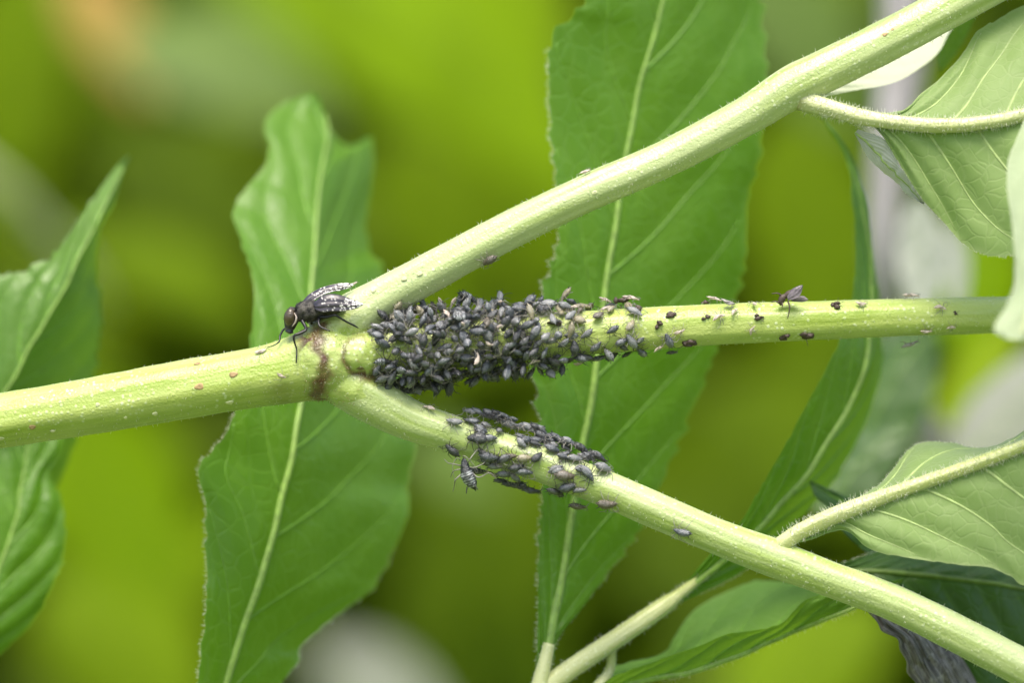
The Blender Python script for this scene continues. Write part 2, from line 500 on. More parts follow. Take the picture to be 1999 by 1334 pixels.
# ------------------------------------------------------------------ large leaves out of focus behind
def bgleaf(p0, p1, w, d, mat, label, bend=0.08, tilt=0.25, seed=0, group=None, name='background_leaf'):
    d = d * 1.9 if d > 7500 else d
    p0 = np.array(p0, float); p1 = np.array(p1, float)
    ax = p1 - p0; L = np.linalg.norm(ax); ax /= L; nx = np.array([-ax[1], ax[0]])
    if nx[1] > 0: nx = -nx          # nx points up in the picture
    q = np.linspace(0, 1, 9)
    wid = w / 2 * np.sin(math.pi * np.clip(q, 0, 1) ** 0.85) ** 0.8
    wid[0] = w * 0.02; wid[-1] = w * 0.01
    c = p0 + np.outer(q * L, ax) + np.outer(np.sin(q * math.pi) * bend * L, nx)
    dd = d + 0.15 * L * (q - 0.5)
    f = 1 + d / DP
    mid = np.c_[c, dd]
    le = np.c_[c + nx * wid[:, None], dd + tilt * wid * 2 * f]
    re = np.c_[c - nx * wid[:, None], dd - tilt * wid * 0.6 * f]
    return leaf(name, mid, le, re, mat, (label, 'leaf', group), N=70, Mh=12, nv=6, teeth=(w * 0.03, L / 14), puff=w * 0.03, wave=w * 0.06,
                groove=w * 0.01, rib=(w * 0.025, w * 0.008), veins=False, seed=seed)

bgleaf((360, -190), (1150, 370), 400, 14000, 'bright', 'broad bright green out-of-focus leaf slanting down behind the upper branch', 0.10, 0.5, 1)
bgleaf((215, 90), (660, 250), 210, 11500, 'greygreen', 'grey-green out-of-focus leaf with a pale glossy top behind the serrated leaf tip', 0.12, 0.9, 2)
bgleaf((120, -80), (285, 200), 130, 12000, 'warm', 'small yellowing out-of-focus leaf in the blurred green background', 0.05, 0.3, 3)
bgleaf((90, -120), (20, 400), 250, 14500, 'olive', 'dull yellow-green out-of-focus leaf above the pale blurred stalk', 0.06, 0.5, 4)
bgleaf((110, 760), (360, 1170), 330, 13000, 'bright', 'bright yellow-green out-of-focus leaf behind the main stem', -0.05, 0.5, 5)
bgleaf((60, 1150), (420, 1420), 300, 14500, 'olive', 'olive out-of-focus leaf below the bright one behind the main stem', 0.05, 0.4, 6)
bgleaf((130, 470), (520, 640), 130, 12500, 'olive', 'narrow olive out-of-focus leaf behind the spotted-winged fly', 0.05, 0.6, 7)
bgleaf((1440, -90), (1680, 260), 230, 11500, 'greygreen', 'soft grey-green out-of-focus leaf above the upper branch', 0.05, 0.7, 8)
bgleaf((1520, 200), (1620, 700), 300, 15000, 'olive', 'tall olive out-of-focus leaf between the upper and middle branches', 0.04, 0.45, 9)
bgleaf((960, 120), (1090, 620), 210, 15500, 'olive', 'olive-yellow out-of-focus leaf seen beside the big toothed leaflet', 0.05, 0.5, 10)
bgleaf((760, 260), (930, 600), 260, 16500, 'olive', 'dim olive out-of-focus leaf between the two toothed leaves', 0.05, 0.3, 11)
bgleaf((1925, 400), (1915, 760), 170, 5200, 'bright', 'vivid green blurred leaf behind the far end of the middle stem', 0.03, 0.35, 12)
bgleaf((1840, 930), (1990, 610), 120, 4200, 'yellow', 'yellow-green blurred leaf below the far end of the middle stem', 0.05, 0.3, 13)
bgleaf((1850, 930), (2120, 650), 170, 3300, 'silver_dim', 'silvery white blurred leaf above the hairy lower leaf', -0.03, 0.5, 14)
bgleaf((610, 1270), (880, 1450), 120, 14500, 'silver_dim', 'whitish out-of-focus leaf at the foot of the serrated leaf', 0.06, 0.8, 15)
bgleaf((1420, 1420), (1760, 1180), 260, 9000, 'olive', 'bright green out-of-focus leaf under the folded leaflet', 0.06, 0.5, 16)
bgleaf((1890, 1430), (2040, 1200), 160, 5200, 'yellow', 'pale yellow-green blurred leaf under the end of the lower branch', 0.06, 0.5, 17)
bgleaf((800, 850), (990, 985), 110, 8500, 'greygreen', 'small grey-green out-of-focus leaf under the striped hanging aphid', 0.05, 0.8, 18)
bgleaf((900, -120), (1120, 90), 200, 15500, 'olive', 'short olive out-of-focus leaf at the top beside the toothed leaflet', 0.05, 0.5, 19)
bgleaf((1790, 380), (1800, 640), 95, 2300, 'silver', 'pale grey-green blurred leaf hanging beside the grey dead stalk', 0.02, 0.2, 20)
bgleaf((1862, 420), (1866, 640), 46, 2600, 'silver', 'narrow pale blurred leaf between the grey leaf and the vivid green one', 0.02, 0.2, 21)
bgleaf((1905, -10), (1835, 140), 52, 420, 'leaf_soft', 'small olive-green leaf end behind the pale leaf underside', 0.05, 0.3, 22)

for k, (a, b, w, d, mt, lb) in enumerate((
        ((1640, 960), (1830, 610), 200, 2300, 'leaf_dark_and_shaded', 'dark glossy blurred leaf just behind the narrow leaflet'),
        ((1590, 1010), (1790, 820), 120, 1500, 'leaf_dark_and_shaded', 'smaller dark blurred leaf above the hairy petiole'),
        ((230, 250), (470, 520), 300, 16500, 'hedge_dark', 'dark green out-of-focus leaf left of the ragged leaf tip'),
        ((820, 900), (1080, 1180), 330, 17000, 'hedge', 'dark olive out-of-focus leaf between the big leaflet and the node leaf'),
        ((780, 1120), (1100, 1390), 300, 17500, 'hedge', 'lowest dark olive out-of-focus leaf beside the big leaflet'),
        ((1380, 760), (1620, 1010), 320, 16500, 'hedge', 'dark olive out-of-focus leaf between middle and lower branches'),
        ((1230, 980), (1480, 1260), 260, 16000, 'hedge_dark', 'deep green out-of-focus leaf behind the forked leaf stalk'),
        ((1560, 640), (1640, 900), 240, 17500, 'hedge', 'muted olive out-of-focus leaf behind the narrow leaflet'),
        ((-60, 560), (240, 760), 200, 16800, 'hedge', 'muted olive out-of-focus leaf behind the left leaf'))):
    bgleaf(a, b, w, d, mt, lb, 0.05, 0.45, 60 + k)

def stalk(name, path, label, cat, mat, seg=14, seed=0, prof=None):
    c = catmull(path, 80)
    C = P(c[:, 0], c[:, 1], c[:, 2]); R = c[:, 3] * K * (1 + c[:, 2] / DP)
    v, f, th, al = tube_np(C, R, seg, prof)
    suv = np.stack([np.cos(th) * np.repeat(R, seg), np.sin(th) * np.repeat(R, seg), al * 0.06], -1)
    o = obj(name, v, f, mat, attrs={'suv': suv, 'red': np.zeros(len(v))})
    tag(o, label, cat)
    return o

def bark_mat():
    m = NT('dead_bark'); suv = m.attr('suv').outputs['Vector']
    a = m.noise(700, 4, suv); b = m.noise(250, 3, suv)
    base = m.mix(m.ramp(a.outputs['Fac'], 0.35, 0.65), (0.16, 0.155, 0.15), (0.46, 0.44, 0.44))
    base = m.mix(m.ramp(b.outputs['Fac'], 0.5, 0.65, 0, 0.6), base, (0.10, 0.10, 0.09))
    return m.done(m.pbsdf(base, 0.8, m.bump(a.outputs['Fac'], 0.8, 0.001)))
M['bark'] = bark_mat()
stalk('dead_stalk', [(1740, -150, 3400, 34), (1765, 100, 3200, 44), (1735, 330, 3000, 36), (1728, 560, 3000, 32), (1780, 800, 3300, 36), (1930, 980, 3600, 40), (2200, 1150, 4000, 44)],
      'grey-white dead woody stalk, blurred, behind the two right-hand leaves', 'stalk', M['bark'],
      prof=lambda th, s: 1 + 0.10 * np.cos(3 * th + s * 60) + 0.06 * np.cos(7 * th - s * 90))
stalk('pale_stalk', [(-120, 270, 9000, 26), (20, 385, 9500, 26), (80, 450, 10500, 22), (150, 520, 14000, 16), (190, 600, 18000, 10)],
      'pale out-of-focus stalk slanting behind the left leaf tip', 'stalk', M['petiole'])

# ------------------------------------------------------------------ leaves close behind the shoot
leaf('elder_leaf', [(-200, 1120, 630), (-60, 890, 495), (12, 762, 450), (122, 567, 495), (200, 410, 570), (252, 303, 645)],
     [(-330, 900, 630), (-190, 720, 540), (-70, 610, 495), (-20, 545, 495), (50, 528, 510), (62, 518, 510), (95, 505, 525), (150, 430, 555), (215, 340, 615), (250, 303, 645)],
     [(-40, 1180, 780), (110, 960, 720), (170, 780, 705), (196, 660, 705), (200, 590, 705), (190, 540, 705), (196, 450, 675), (220, 405, 660), (240, 340, 660), (254, 303, 645)],
     'leaf_soft', ('toothed green leaf with a drawn-out tip behind the left end of the stem', 'leaf', None), nv=9, teeth=(9, 36), seed=31, rib=(6, 2), wave=12)
leaf('elder_leaf', [(-190, 1420, 364), (-60, 1250, 392), (20, 1050, 448), (50, 900, 504), (60, 760, 560)],
     [(-330, 1300, 364), (-250, 1150, 392), (-160, 1000, 420), (-80, 860, 490), (55, 755, 560)],
     [(-120, 1440, 420), (-20, 1300, 448), (62, 1222, 462), (110, 1130, 490), (128, 1060, 504), (122, 985, 518), (100, 925, 532), (122, 860, 546), (65, 757, 560)],
     'leaf', ('dark scalloped leaf hanging below the left end of the main stem', 'leaf', None), nv=7, teeth=(8, 40), seed=32, rib=(6, 2), wave=14)

leaf('elder_leaf', [(425, 1385, 204), (443, 1323, 204), (486, 1190, 219), (529, 1061, 250), (568, 889, 296), (589, 786, 343), (603, 660, 420), (611, 540, 514), (621, 375, 668), (640, 260, 808), (622, 190, 870)],
     [(375, 1400, 126), (385, 1334, 126), (400, 1200, 142), (403, 1080, 157), (400, 985, 172), (388, 940, 172), (390, 905, 180), (415, 880, 204), (440, 845, 219), (455, 810, 234), (480, 720, 281), (490, 650, 328), (495, 600, 374), (490, 530, 436), (470, 470, 498), (455, 420, 544), (460, 395, 576), (480, 365, 606), (500, 345, 638), (520, 320, 668), (525, 290, 700), (515, 240, 746), (545, 205, 808), (580, 190, 839), (612, 180, 870)],
     [(520, 1400, 343), (551, 1334, 358), (581, 1297, 390), (598, 1254, 420), (705, 1168, 529), (740, 1130, 576), (783, 1044, 638), (800, 992, 668), (796, 945, 684), (813, 867, 715), (800, 780, 746), (770, 680, 777), (755, 600, 808), (745, 520, 854), (720, 490, 870), (715, 440, 901), (720, 400, 932), (730, 330, 978), (728, 275, 1010), (715, 270, 1010), (690, 285, 978), (660, 270, 948), (630, 235, 901), (624, 188, 870)],
     'leaf', ('large toothed leaf with a ragged notched tip behind the node', 'leaf', None), N=340, Mh=44, nv=7, va=0.17, vb=0.08, teeth=(6, 48), puff=6, wave=14,
     rib=(10, 2.4), seed=33, hair=[(-1, 420, 9, 0.0, 0.5), (1, 160, 8, 0.0, 0.3)])

# compound leaf: rachis with three leaflets
cl = empty('compound_leaf', P(1060, 1360, 150), 'compound elder leaf with three leaflets on a white-haired stalk behind the branches', 'leaf')
leaf('leaflet', [(1052, 1345, 152), (1066, 1290, 165), (1078, 1220, 178), (1106, 1064, 217), (1136, 872, 256), (1167, 695, 295), (1183, 550, 321), (1201, 428, 347), (1235, 235, 386), (1252, 147, 399), (1294, 4, 425), (1310, -120, 438), (1290, -260, 464)],
     [(1044, 1345, 152), (1047, 1300, 158), (1049, 1241, 165), (1048, 1115, 178), (1056, 963, 191), (1053, 837, 204), (1046, 761, 217), (1035, 726, 224), (1042, 640, 236), (1063, 560, 250), (1080, 504, 256), (1088, 462, 262), (1084, 357, 269), (1071, 231, 282), (1067, 126, 288), (1076, 76, 295), (1092, 52, 302), (1110, 36, 308), (1139, 4, 314), (1180, -90, 347), (1285, -262, 464)],
     [(1062, 1345, 152), (1080, 1290, 184), (1091, 1246, 204), (1147, 1180, 269), (1202, 1104, 334), (1255, 1029, 386), (1288, 958, 425), (1333, 847, 477), (1374, 751, 516), (1399, 690, 529), (1428, 620, 542), (1445, 560, 555), (1458, 504, 562), (1462, 441, 568), (1462, 390, 568), (1474, 348, 574), (1483, 311, 574), (1496, 220, 581), (1500, 134, 588), (1491, 80, 588), (1487, 8, 588), (1450, -100, 555), (1295, -262, 464)],
     'leaf', parent=cl, N=380, Mh=44, nv=8, va=0.16, vb=0.05, teeth=(13, 46), puff=7, wave=12, rib=(10, 3.2), seed=35,
     hair=[(-1, 620, 10, 0.0, 0.75), (1, 120, 7, 0.0, 0.25)], part_name='leaflet')
leaf('leaflet', [(1315, 1172, 200), (1400, 1103, 200), (1477, 1035, 220), (1530, 975, 240), (1582, 915, 260), (1620, 855, 280), (1657, 795, 310), (1687, 712, 340), (1698, 660, 360), (1700, 560, 390), (1688, 430, 420), (1650, 300, 440), (1600, 225, 440)],
     [(1320, 1160, 200), (1378, 1092, 180), (1444, 1020, 170), (1500, 926, 180), (1537, 862, 200), (1582, 776, 230), (1612, 720, 250), (1638, 666, 270), (1662, 583, 310), (1670, 500, 340), (1665, 397, 370), (1649, 294, 400), (1596, 222, 440)],
     [(1330, 1178, 210), (1455, 1113, 260), (1520, 1052, 330), (1580, 995, 400), (1632, 935, 470), (1668, 870, 520), (1700, 800, 560), (1722, 715, 560), (1722, 655, 540), (1716, 570, 520), (1706, 500, 500), (1694, 400, 470), (1660, 300, 450), (1604, 226, 440)],
     'leaf', parent=cl, N=280, Mh=30, nv=8, teeth=(3, 70), puff=6, wave=14, rib=(9, 4), seed=36, hair=[(1, 200, 8, 0.02, 0.25)], part_name='leaflet')
leaf('leaflet', [(1150, 1385, 160), (1200, 1345, 160), (1290, 1322, 155), (1350, 1313, 150), (1455, 1275, 150), (1560, 1229, 160), (1658, 1191, 170), (1760, 1140, 200)],
     [(1150, 1380, 150), (1185, 1330, 120), (1290, 1288, 110), (1368, 1260, 105), (1420, 1239, 105), (1518, 1221, 110), (1588, 1166, 130), (1762, 1132, 200)],
     [(1140, 1370, 180), (1196, 1306, 260), (1290, 1278, 310), (1315, 1246, 340), (1343, 1204, 370), (1378, 1176, 390), (1455, 1141, 410), (1497, 1134, 410), (1592, 1140, 390), (1764, 1128, 240)],
     'leaf_soft', parent=cl, N=200, Mh=26, nv=7, teeth=(2, 60), puff=4, wave=8, rib=(8, 4), groove=0, seed=37,
     hair=[(0, 420, 12, 0.05, 0.95)], part_name='leaflet')

def stem_tube(name, path, mat, parent, seg=44, step=5.0, red=None, rib_amp=0.022, seed=0, lump=0.012, hair=0, hairlen=9, hmat='hair', hair_t=(0, 1)):
    r = np.random.default_rng(seed)
    c0 = catmull(path, 60)
    n = max(12, int(np.linalg.norm(np.diff(c0[:, :2], axis=0), axis=1).sum() / step))
    c = catmull(path, n)
    C = P(c[:, 0], c[:, 1], c[:, 2]); R = c[:, 3] * K * (1 + c[:, 2] / DP)
    ph = r.uniform(0, 6.28, 10)
    def prof(th, s):
        u = s / K
        g = 1 + rib_amp * np.cos(6 * th + ph[0] + 0.3 * np.sin(u / 210)) + rib_amp * 0.6 * np.cos(9 * th + ph[1] + u / 700)
        g = g - rib_amp * 1.9 * np.exp(-((np.angle(np.exp(1j * (th - 1.15 - 0.25 * np.sin(u / 300 + ph[2]))))) / 0.16) ** 2)
        g = g + lump * (np.sin(u / 33 + 2 * th + ph[3]) * 0.5 + np.sin(u / 61 + ph[4] + 3 * th) * 0.6 + 0.5 * np.sin(u / 14 + 4 * th + ph[5]))
        return g
    v, f, th, al = tube_np(C, R, seg, prof)
    Rr = np.repeat(R, seg)
    suv = np.stack([np.cos(th) * Rr, np.sin(th) * Rr, al * 0.07 + seed * 0.01], -1)
    fr = al / al.max()
    rd = red(al / K, th) if red else np.zeros(len(v))
    o = obj(name, v, f, M[mat], parent, attrs={'suv': suv, 'red': rd})
    if hair:
        i = r.integers(int(n * hair_t[0]) * seg, max(1, int(n * hair_t[1]) - 1) * seg, hair)
        keep = np.sin(th[i]) > -0.75
        i = i[keep]
        nr = unit(v[i] - C[i // seg])
        dr = nr + r.normal(size=nr.shape) * 0.4
        hv, hf = hairs_mesh(v[i] - nr * K, dr, r.uniform(0.35, 1.1, len(i)) ** 1.5 * hairlen * K, np.full(len(i), 0.6 * K))
        tag(obj('stem_hair', hv, hf, M[hmat], o), kind='stuff')
    return o, c, n

stem_tube('rachis', [(1030, 1390, 150, 22), (1060, 1352, 150, 20), (1110, 1310, 155, 19), (1200, 1250, 165, 18), (1290, 1188, 190, 17), (1330, 1158, 200, 11), (1400, 1103, 205, 7)],
          'petiole', cl, 24, seed=4, hair=900, hairlen=11)
stem_tube('petiole', [(1040, 1420, 140, 22), (1048, 1370, 140, 19), (1058, 1320, 142, 15), (1072, 1258, 152, 11)], 'petiole', cl, 20, seed=5, hair=240, hairlen=9)
stem_tube('petiole', [(1130, 1400, 170, 13), (1165, 1345, 170, 12), (1190, 1310, 190, 10), (1195, 1270, 180, 8)], 'petiole', cl, 16, seed=6, hair=150, hairlen=9)

# dark leaf with shade put into its colour, curled leaf tip, withered leaf
leaf('elder_leaf', [(1600, 1120, 200), (1690, 1116, 200), (1780, 1122, 210), (1872, 1132, 220), (1999, 1151, 240), (2200, 1200, 280)],
     [(1600, 1116, 200), (1660, 1094, 230), (1740, 1070, 270), (1860, 1060, 300), (1999, 1070, 320), (2200, 1190, 300)],
     [(1600, 1124, 200), (1680, 1170, 190), (1770, 1240, 190), (1880, 1320, 200), (2020, 1360, 220), (2200, 1240, 280)],
     'leaf_dark_and_shaded', ('dark green shaded leaf tucked between the lower branch and the hairy leaf', 'leaf', None), N=180, Mh=30, nv=8, teeth=(4, 50), puff=7, wave=10, rib=(6, 4), ribmat='rib_shaded', veins=False, seed=41,
     hair=[(-1, 120, 8, 0.0, 0.3)])
leaf('elder_leaf', [(1830, 1110, 330), (1740, 1050, 300), (1680, 1005, 280), (1630, 972, 270), (1580, 940, 265)],
     [(1830, 1000, 360), (1760, 985, 330), (1668, 975, 300), (1636, 962, 280), (1603, 948, 270), (1579, 938, 265)],
     [(1800, 1140, 300), (1720, 1100, 270), (1655, 1048, 250), (1622, 1000, 250), (1592, 972, 255), (1581, 943, 265)],
     'leaf_dark_and_shaded', ('small curled leaf tip with a yellowed point above the hairy petiole', 'leaf', None), N=120, Mh=18, nv=5, teeth=(2, 30), puff=3, wave=5, rib=(4, 2), ribmat='vein', veins=False, seed=42)

def withered():
    m = NT('withered_leaf'); c = m.coord(); uv = m.attr('suv').outputs['Vector']
    a = m.noise(6, 6, uv, 0.65); b = m.noise(900, 3, c)
    base = m.mix(m.ramp(a.outputs['Fac'], 0.38, 0.62), (0.075, 0.07, 0.068), (0.34, 0.31, 0.31))
    base = m.mix(m.ramp(b.outputs['Fac'], 0.55, 0.75, 0, 0.7), base, (0.55, 0.52, 0.52))
    base = m.mix(m.ramp(m.noise(14, 3, uv).outputs['Fac'], 0.58, 0.70, 0, 0.7), base, (0.13, 0.075, 0.035))
    mat = m.done(m.pbsdf(base, 0.55, m.bump(a.outputs['Fac'], 0.9, 0.0012), 0.4))
    N, W = 140, 90
    le = catmull([(1680, 1165, 90), (1702, 1203, 70), (1720, 1230, 60), (1748, 1248, 55), (1760, 1270, 60), (1772, 1310, 70), (1790, 1350, 80), (1800, 1440, 90)], N)
    re = catmull([(1690, 1160, 110), (1760, 1180, 150), (1815, 1215, 170), (1850, 1250, 150), (1878, 1285, 140), (1900, 1320, 140), (1925, 1370, 150), (1960, 1440, 160)], N)
    u = np.linspace(0, 1, W)
    p = le[:, None, :] * (1 - u)[None, :, None] + re[:, None, :] * u[None, :, None]
    T, U = np.meshgrid(np.linspace(0, 1, N), u, indexing='ij')
    fold = 16 * np.abs(((U * 4.2 + 0.5 * np.sin(T * 5) + 0.15 * np.sin(T * 40)) % 1) - 0.5) + 5 * np.sin(T * 31 + U * 22) * np.sin(U * 17) + 26 * (U - 0.35) ** 2 * 4
    p[..., 2] += fold - 12
    p[..., 0] += 3 * np.sin(T * 40) * (1 - U) ** 4
    v = P(p[..., 0], p[..., 1], p[..., 2])
    back = v + np.array([0, 5 * K, 0])
    V = np.concatenate([v.reshape(-1, 3), back.reshape(-1, 3)])
    F = grid_faces(N, W) + [[q + N * W for q in f][::-1] for f in grid_faces(N, W)]
    rim = [i * W for i in range(N)], [i * W + W - 1 for i in range(N)]
    for k, r_ in enumerate(rim):
        for a_, b_ in zip(r_[:-1], r_[1:]): F.append([a_, b_, b_ + N * W, a_ + N * W])
    suv = np.stack([T * 0.5, U * 3.0, 0 * U], -1).reshape(-1, 3)
    o = obj('withered_leaf', V, F, mat, attrs={'suv': np.concatenate([suv, suv])})
    tag(o, 'withered crumpled grey leaf hanging under the lower branch', 'leaf')
withered()

# ------------------------------------------------------------------ the shoot
shoot = empty('elder_shoot', P(640, 705, 0), 'pale green downy elder shoot forking into three branches at a brown node', 'plant stem')
BR = {}
def branch(key, name, path, mat, **kw):
    o, c, n = stem_tube(name, path, mat, shoot, **kw)
    BR[key] = c
    return o

def red_main(s, th): return 1.0 * np.exp(-((s - 712 + 7 * np.cos(th * 2)) / 24) ** 2) + 0.35 * np.exp(-((s - 640) / 30) ** 2) * (np.cos(th) < -0.3)
branch('main', 'main_stem', [(-80, 836, 20, 53), (0, 822, 15, 53), (150, 797, 10, 54), (300, 771, 5, 56.5), (450, 745, 0, 57), (540, 729, 0, 60), (590, 717, 0, 66), (630, 707, 0, 74), (660, 703, 2, 72), (700, 697, 6, 52)],
       'stem', red=red_main, seed=11, hair=1000, hairlen=7)
branch('upper', 'branch', [(632, 668, 6, 50), (690, 622, 4, 50), (740, 588, 2, 43), (800, 554, 0, 39.5), (1000, 447, -6, 37), (1150, 375, -6, 36.5), (1300, 310, 0, 36), (1450, 230, 0, 37.5), (1540, 174, 0, 42), (1600, 144, 0, 42), (1725, 82, 10, 41), (1900, -12, 30, 41), (2050, -95, 40, 41)],
       'stem_pale', red=lambda s, th: 0.5 * np.exp(-((s - 8) / 16) ** 2), seed=12, hair=1700, hairlen=9)
branch('middle', 'branch', [(664, 695, -34, 26), (678, 694.5, -34, 36), (698, 693.5, -28, 42), (722, 691.5, -18, 44), (745, 689, -12, 45), (800, 681, -6, 48), (900, 670, 0, 47), (1050, 656, 8, 45), (1130, 652, 12, 43), (1250, 643, 20, 41), (1400, 634, 30, 39.5), (1700, 622, 60, 36.5), (1960, 615, 110, 35), (2100, 612, 140, 35)],
       'stem', red=lambda s, th: np.clip(0.62 * np.exp(-((s - 20) / 13) ** 2) + 0.9 * np.exp(-((s - 34) / 30) ** 2) * np.clip(-np.cos(th) * 1.6 - 0.3, 0, 1), 0, 1), seed=13, hair=1300, hairlen=7)
branch('lower', 'branch', [(640, 735, -6, 40), (680, 752, -10, 47), (730, 782, -10, 46), (800, 820, -10, 40), (890, 850, -10, 35.5), (1050, 904, -14, 34.5), (1190, 958, -20, 35), (1250, 984, -24, 35), (1400, 1048, -34, 34.5), (1510, 1090, -40, 37), (1618, 1131, -46, 34.5), (1763, 1186, -60, 35), (1999, 1306, -90, 37), (2130, 1372, -110, 37)],
       'stem_pale', red=lambda s, th: 0.95 * np.exp(-((s - 6) / 16) ** 2), seed=14, hair=1500, hairlen=8)

# swollen node: the three branch bases and the stem end fused into one smooth skin
NODE_RED = None
def node():
    import bmesh
    bag = Bag()
    for key, lo, hi in (('main', 575, 705), ('upper', 625, 775), ('middle', 660, 765), ('lower', 630, 790)):
        c = BR[key]; c = c[(c[:, 0] >= lo) & (c[:, 0] <= hi)]
        v, f, _, _ = tube_np(P(c[:, 0], c[:, 1], c[:, 2]), c[:, 3] * K * (1 + c[:, 2] / DP), 32)
        bag.add(v, f)
    me = mesh('tmp', bag.verts() / K * 0.01, bag.f, None)
    o = bpy.data.objects.new('tmp', me); col.objects.link(o)
    md = o.modifiers.new('r', 'REMESH'); md.mode = 'VOXEL'; md.voxel_size = 2.1 * 0.01
    sm = o.modifiers.new('s', 'SMOOTH'); sm.factor = 0.5; sm.iterations = 9
    ev = o.evaluated_get(bpy.context.evaluated_depsgraph_get())
    m2 = bpy.data.meshes.new_from_object(ev)
    V = np.zeros(len(m2.vertices) * 3); m2.vertices.foreach_get('co', V); V = V.reshape(-1, 3)
    N = np.zeros(len(m2.vertices) * 3); m2.vertices.foreach_get('normal', N); N = N.reshape(-1, 3)
    F = [list(p.vertices) for p in m2.polygons]
    bpy.data.objects.remove(o)
    V = V * 100 * K
    ctr = P(655, 705, 0)
    X = V[:, 0] / K + 999.5; Y = 667 - (V[:, 2] - Z0) / K; Dd = V[:, 1] / K
    # dive under the branch skins away from the middle of the node
    dist = np.maximum(np.clip((605 - X) / 24, 0, 1), np.clip((np.hypot(X - 655, Y - 705) - 70) / 42, 0, 1))
    lift = 1.8 * (1 - dist) - 4.0 * dist
    rr = np.random.default_rng(2)
    lump = 0.5 * np.sin(X / 5.1 + Y / 9) + 0.4 * np.sin(Y / 6.3 - X / 11 + Dd / 7)
    V = V + N * ((lift + lump * (1 - dist)) * K)[:, None]
    # brown: an irregular band round the stem end, a rusty rim at the foot of the middle branch
    xb = 631 + 7 * np.sin(Y / 16 + 0.6) + 3 * np.sin(Y / 5.0) - 0.0012 * (Y - 705) ** 2
    wid = 14 + 4 * np.sin(Y / 13 + 1) + np.clip((Y - 740) / 6, 0, 12)
    b1 = np.exp(-(np.abs(X - xb) / wid) ** 2.2)
    ang = np.arctan2(Y - 694, X - 706); rad = np.hypot((X - 706) / 0.9, Y - 694)
    b2 = np.exp(-((rad - 36 - 2.0 * np.sin(ang * 7)) / 6.5) ** 2) * (X < 716) * np.clip(0.75 + 0.4 * np.sin(ang - 0.2), 0.35, 1) * (Dd < 0)
    b3 = 0.8 * np.exp(-((X - 722) / 20) ** 2 - ((Y - 738) / 9) ** 2)
    red = np.clip(1.1 * b1 + 0.95 * b2 + b3, 0, 1)
    suv = np.stack([Dd * K, (Y - 700) * K, X * K * 0.1], -1)
    q = obj('node', V, F, M['node_skin'], shoot, attrs={'suv': suv, 'red': red})
    w = (red * 0.9 + 0.12) * (Dd < 25); w = w / w.sum()
    i = rr.choice(len(V), 1500, p=w)
    hv, hf = hairs_mesh(V[i], N[i] + rr.normal(size=(len(i), 3)) * 0.6, rr.uniform(3, 8, len(i)) * K, np.full(len(i), 0.4 * K))
    tag(obj('node_hair', hv, hf, M['hair_brown'], q), kind='stuff')
    i = rr.choice(len(V), 700, p=(Dd < 25) / (Dd < 25).sum())
    hv, hf = hairs_mesh(V[i], N[i] + rr.normal(size=(len(i), 3)) * 0.6, rr.uniform(3, 9, len(i)) * K, np.full(len(i), 0.4 * K))
    tag(obj('node_hair', hv, hf, M['hair'], q), kind='stuff')
node()

# lenticels on the bark
def surf(key, px, py):
    """nearest place on a branch seen at that pixel: point, outward normal, axis direction"""
    c = BR[key]
    k = int(np.argmin((c[:, 0] - px) ** 2 + (c[:, 1] - py) ** 2))
    k0, k1 = max(0, k - 2), min(len(c) - 1, k + 2)
    ax = unit(c[k1, :2] - c[k0, :2]); nx = np.array([-ax[1], ax[0]])
    rel = np.array([px, py]) - c[k, :2]
    o = float(rel @ nx) / c[k, 3]; al = float(rel @ ax)
    base = c[k].copy(); base[:2] += ax * al
    oc = np.clip(o, -1, 1)
    dep = -math.sqrt(max(0.0, 1 - oc * oc))
    n = np.array([nx[0] * oc, dep, -nx[1] * oc])
    pt = P(base[0], base[1], base[2]) + n * base[3] * K
    t = np.array([ax[0], 0, -ax[1]])
    return pt, unit(n), t, (abs(o) - 1) * base[3] if abs(o) > 1 else 0.0

def lenticel(key, px, py, a, b, mat='lenticel'):
    pt, n, t, _ = surf(key, px, py)
    q = np.cross(n, t)
    rows = [(1.0, -0.25), (0.85, 0.25), (0.6, 0.42), (0.35, 0.40), (0.0, 0.36)]
    V = []; sg = 12
    for rr, h in rows:
        for k in range(sg):
            an = k * 2 * math.pi / sg; w = 1 + 0.12 * math.sin(3 * an + px)
            V.append(pt + (t * a * rr * w * math.cos(an) + q * b * rr * w * math.sin(an) + n * h * b * 0.6) * K)
    obj('lenticel', np.array(V), grid_faces(len(rows), sg, True), M[mat], shoot)
for x, y, a, b, mt in ((70, 833, 8, 6, 'lenticel'), (8, 856, 7, 5, 'lenticel_pale'), (394, 755, 10, 7, 'lenticel'), (460, 731, 9, 6, 'lenticel'), (388, 710, 7, 4, 'lenticel'), (307, 808, 6, 5, 'lenticel_pale'),
                       (197, 790, 5, 4, 'lenticel_pale'), (452, 786, 8, 6, 'lenticel_pale'), (108, 842, 5, 4, 'lenticel_pale'), (250, 815, 4, 4, 'lenticel_pale'), (110, 806, 4, 3, 'lenticel_pale'), (90, 778, 4, 3, 'lenticel_pale')):
    lenticel('main', x, y, a, b, mt)
for x, y, a, b, mt in ((1723, 70, 6, 4, 'lenticel'), (1738, 60, 4, 3, 'lenticel'), (735, 548, 7, 5, 'lenticel_pale'), (730, 566, 8, 7, 'lenticel_pale'), (790, 545, 6, 5, 'lenticel_pale'), (820, 535, 6, 5, 'lenticel_pale'), (1160, 378, 6, 4, 'lenticel_pale'), (1230, 360, 6, 4, 'lenticel_pale')):
    lenticel('upper', x, y, a, b, mt)

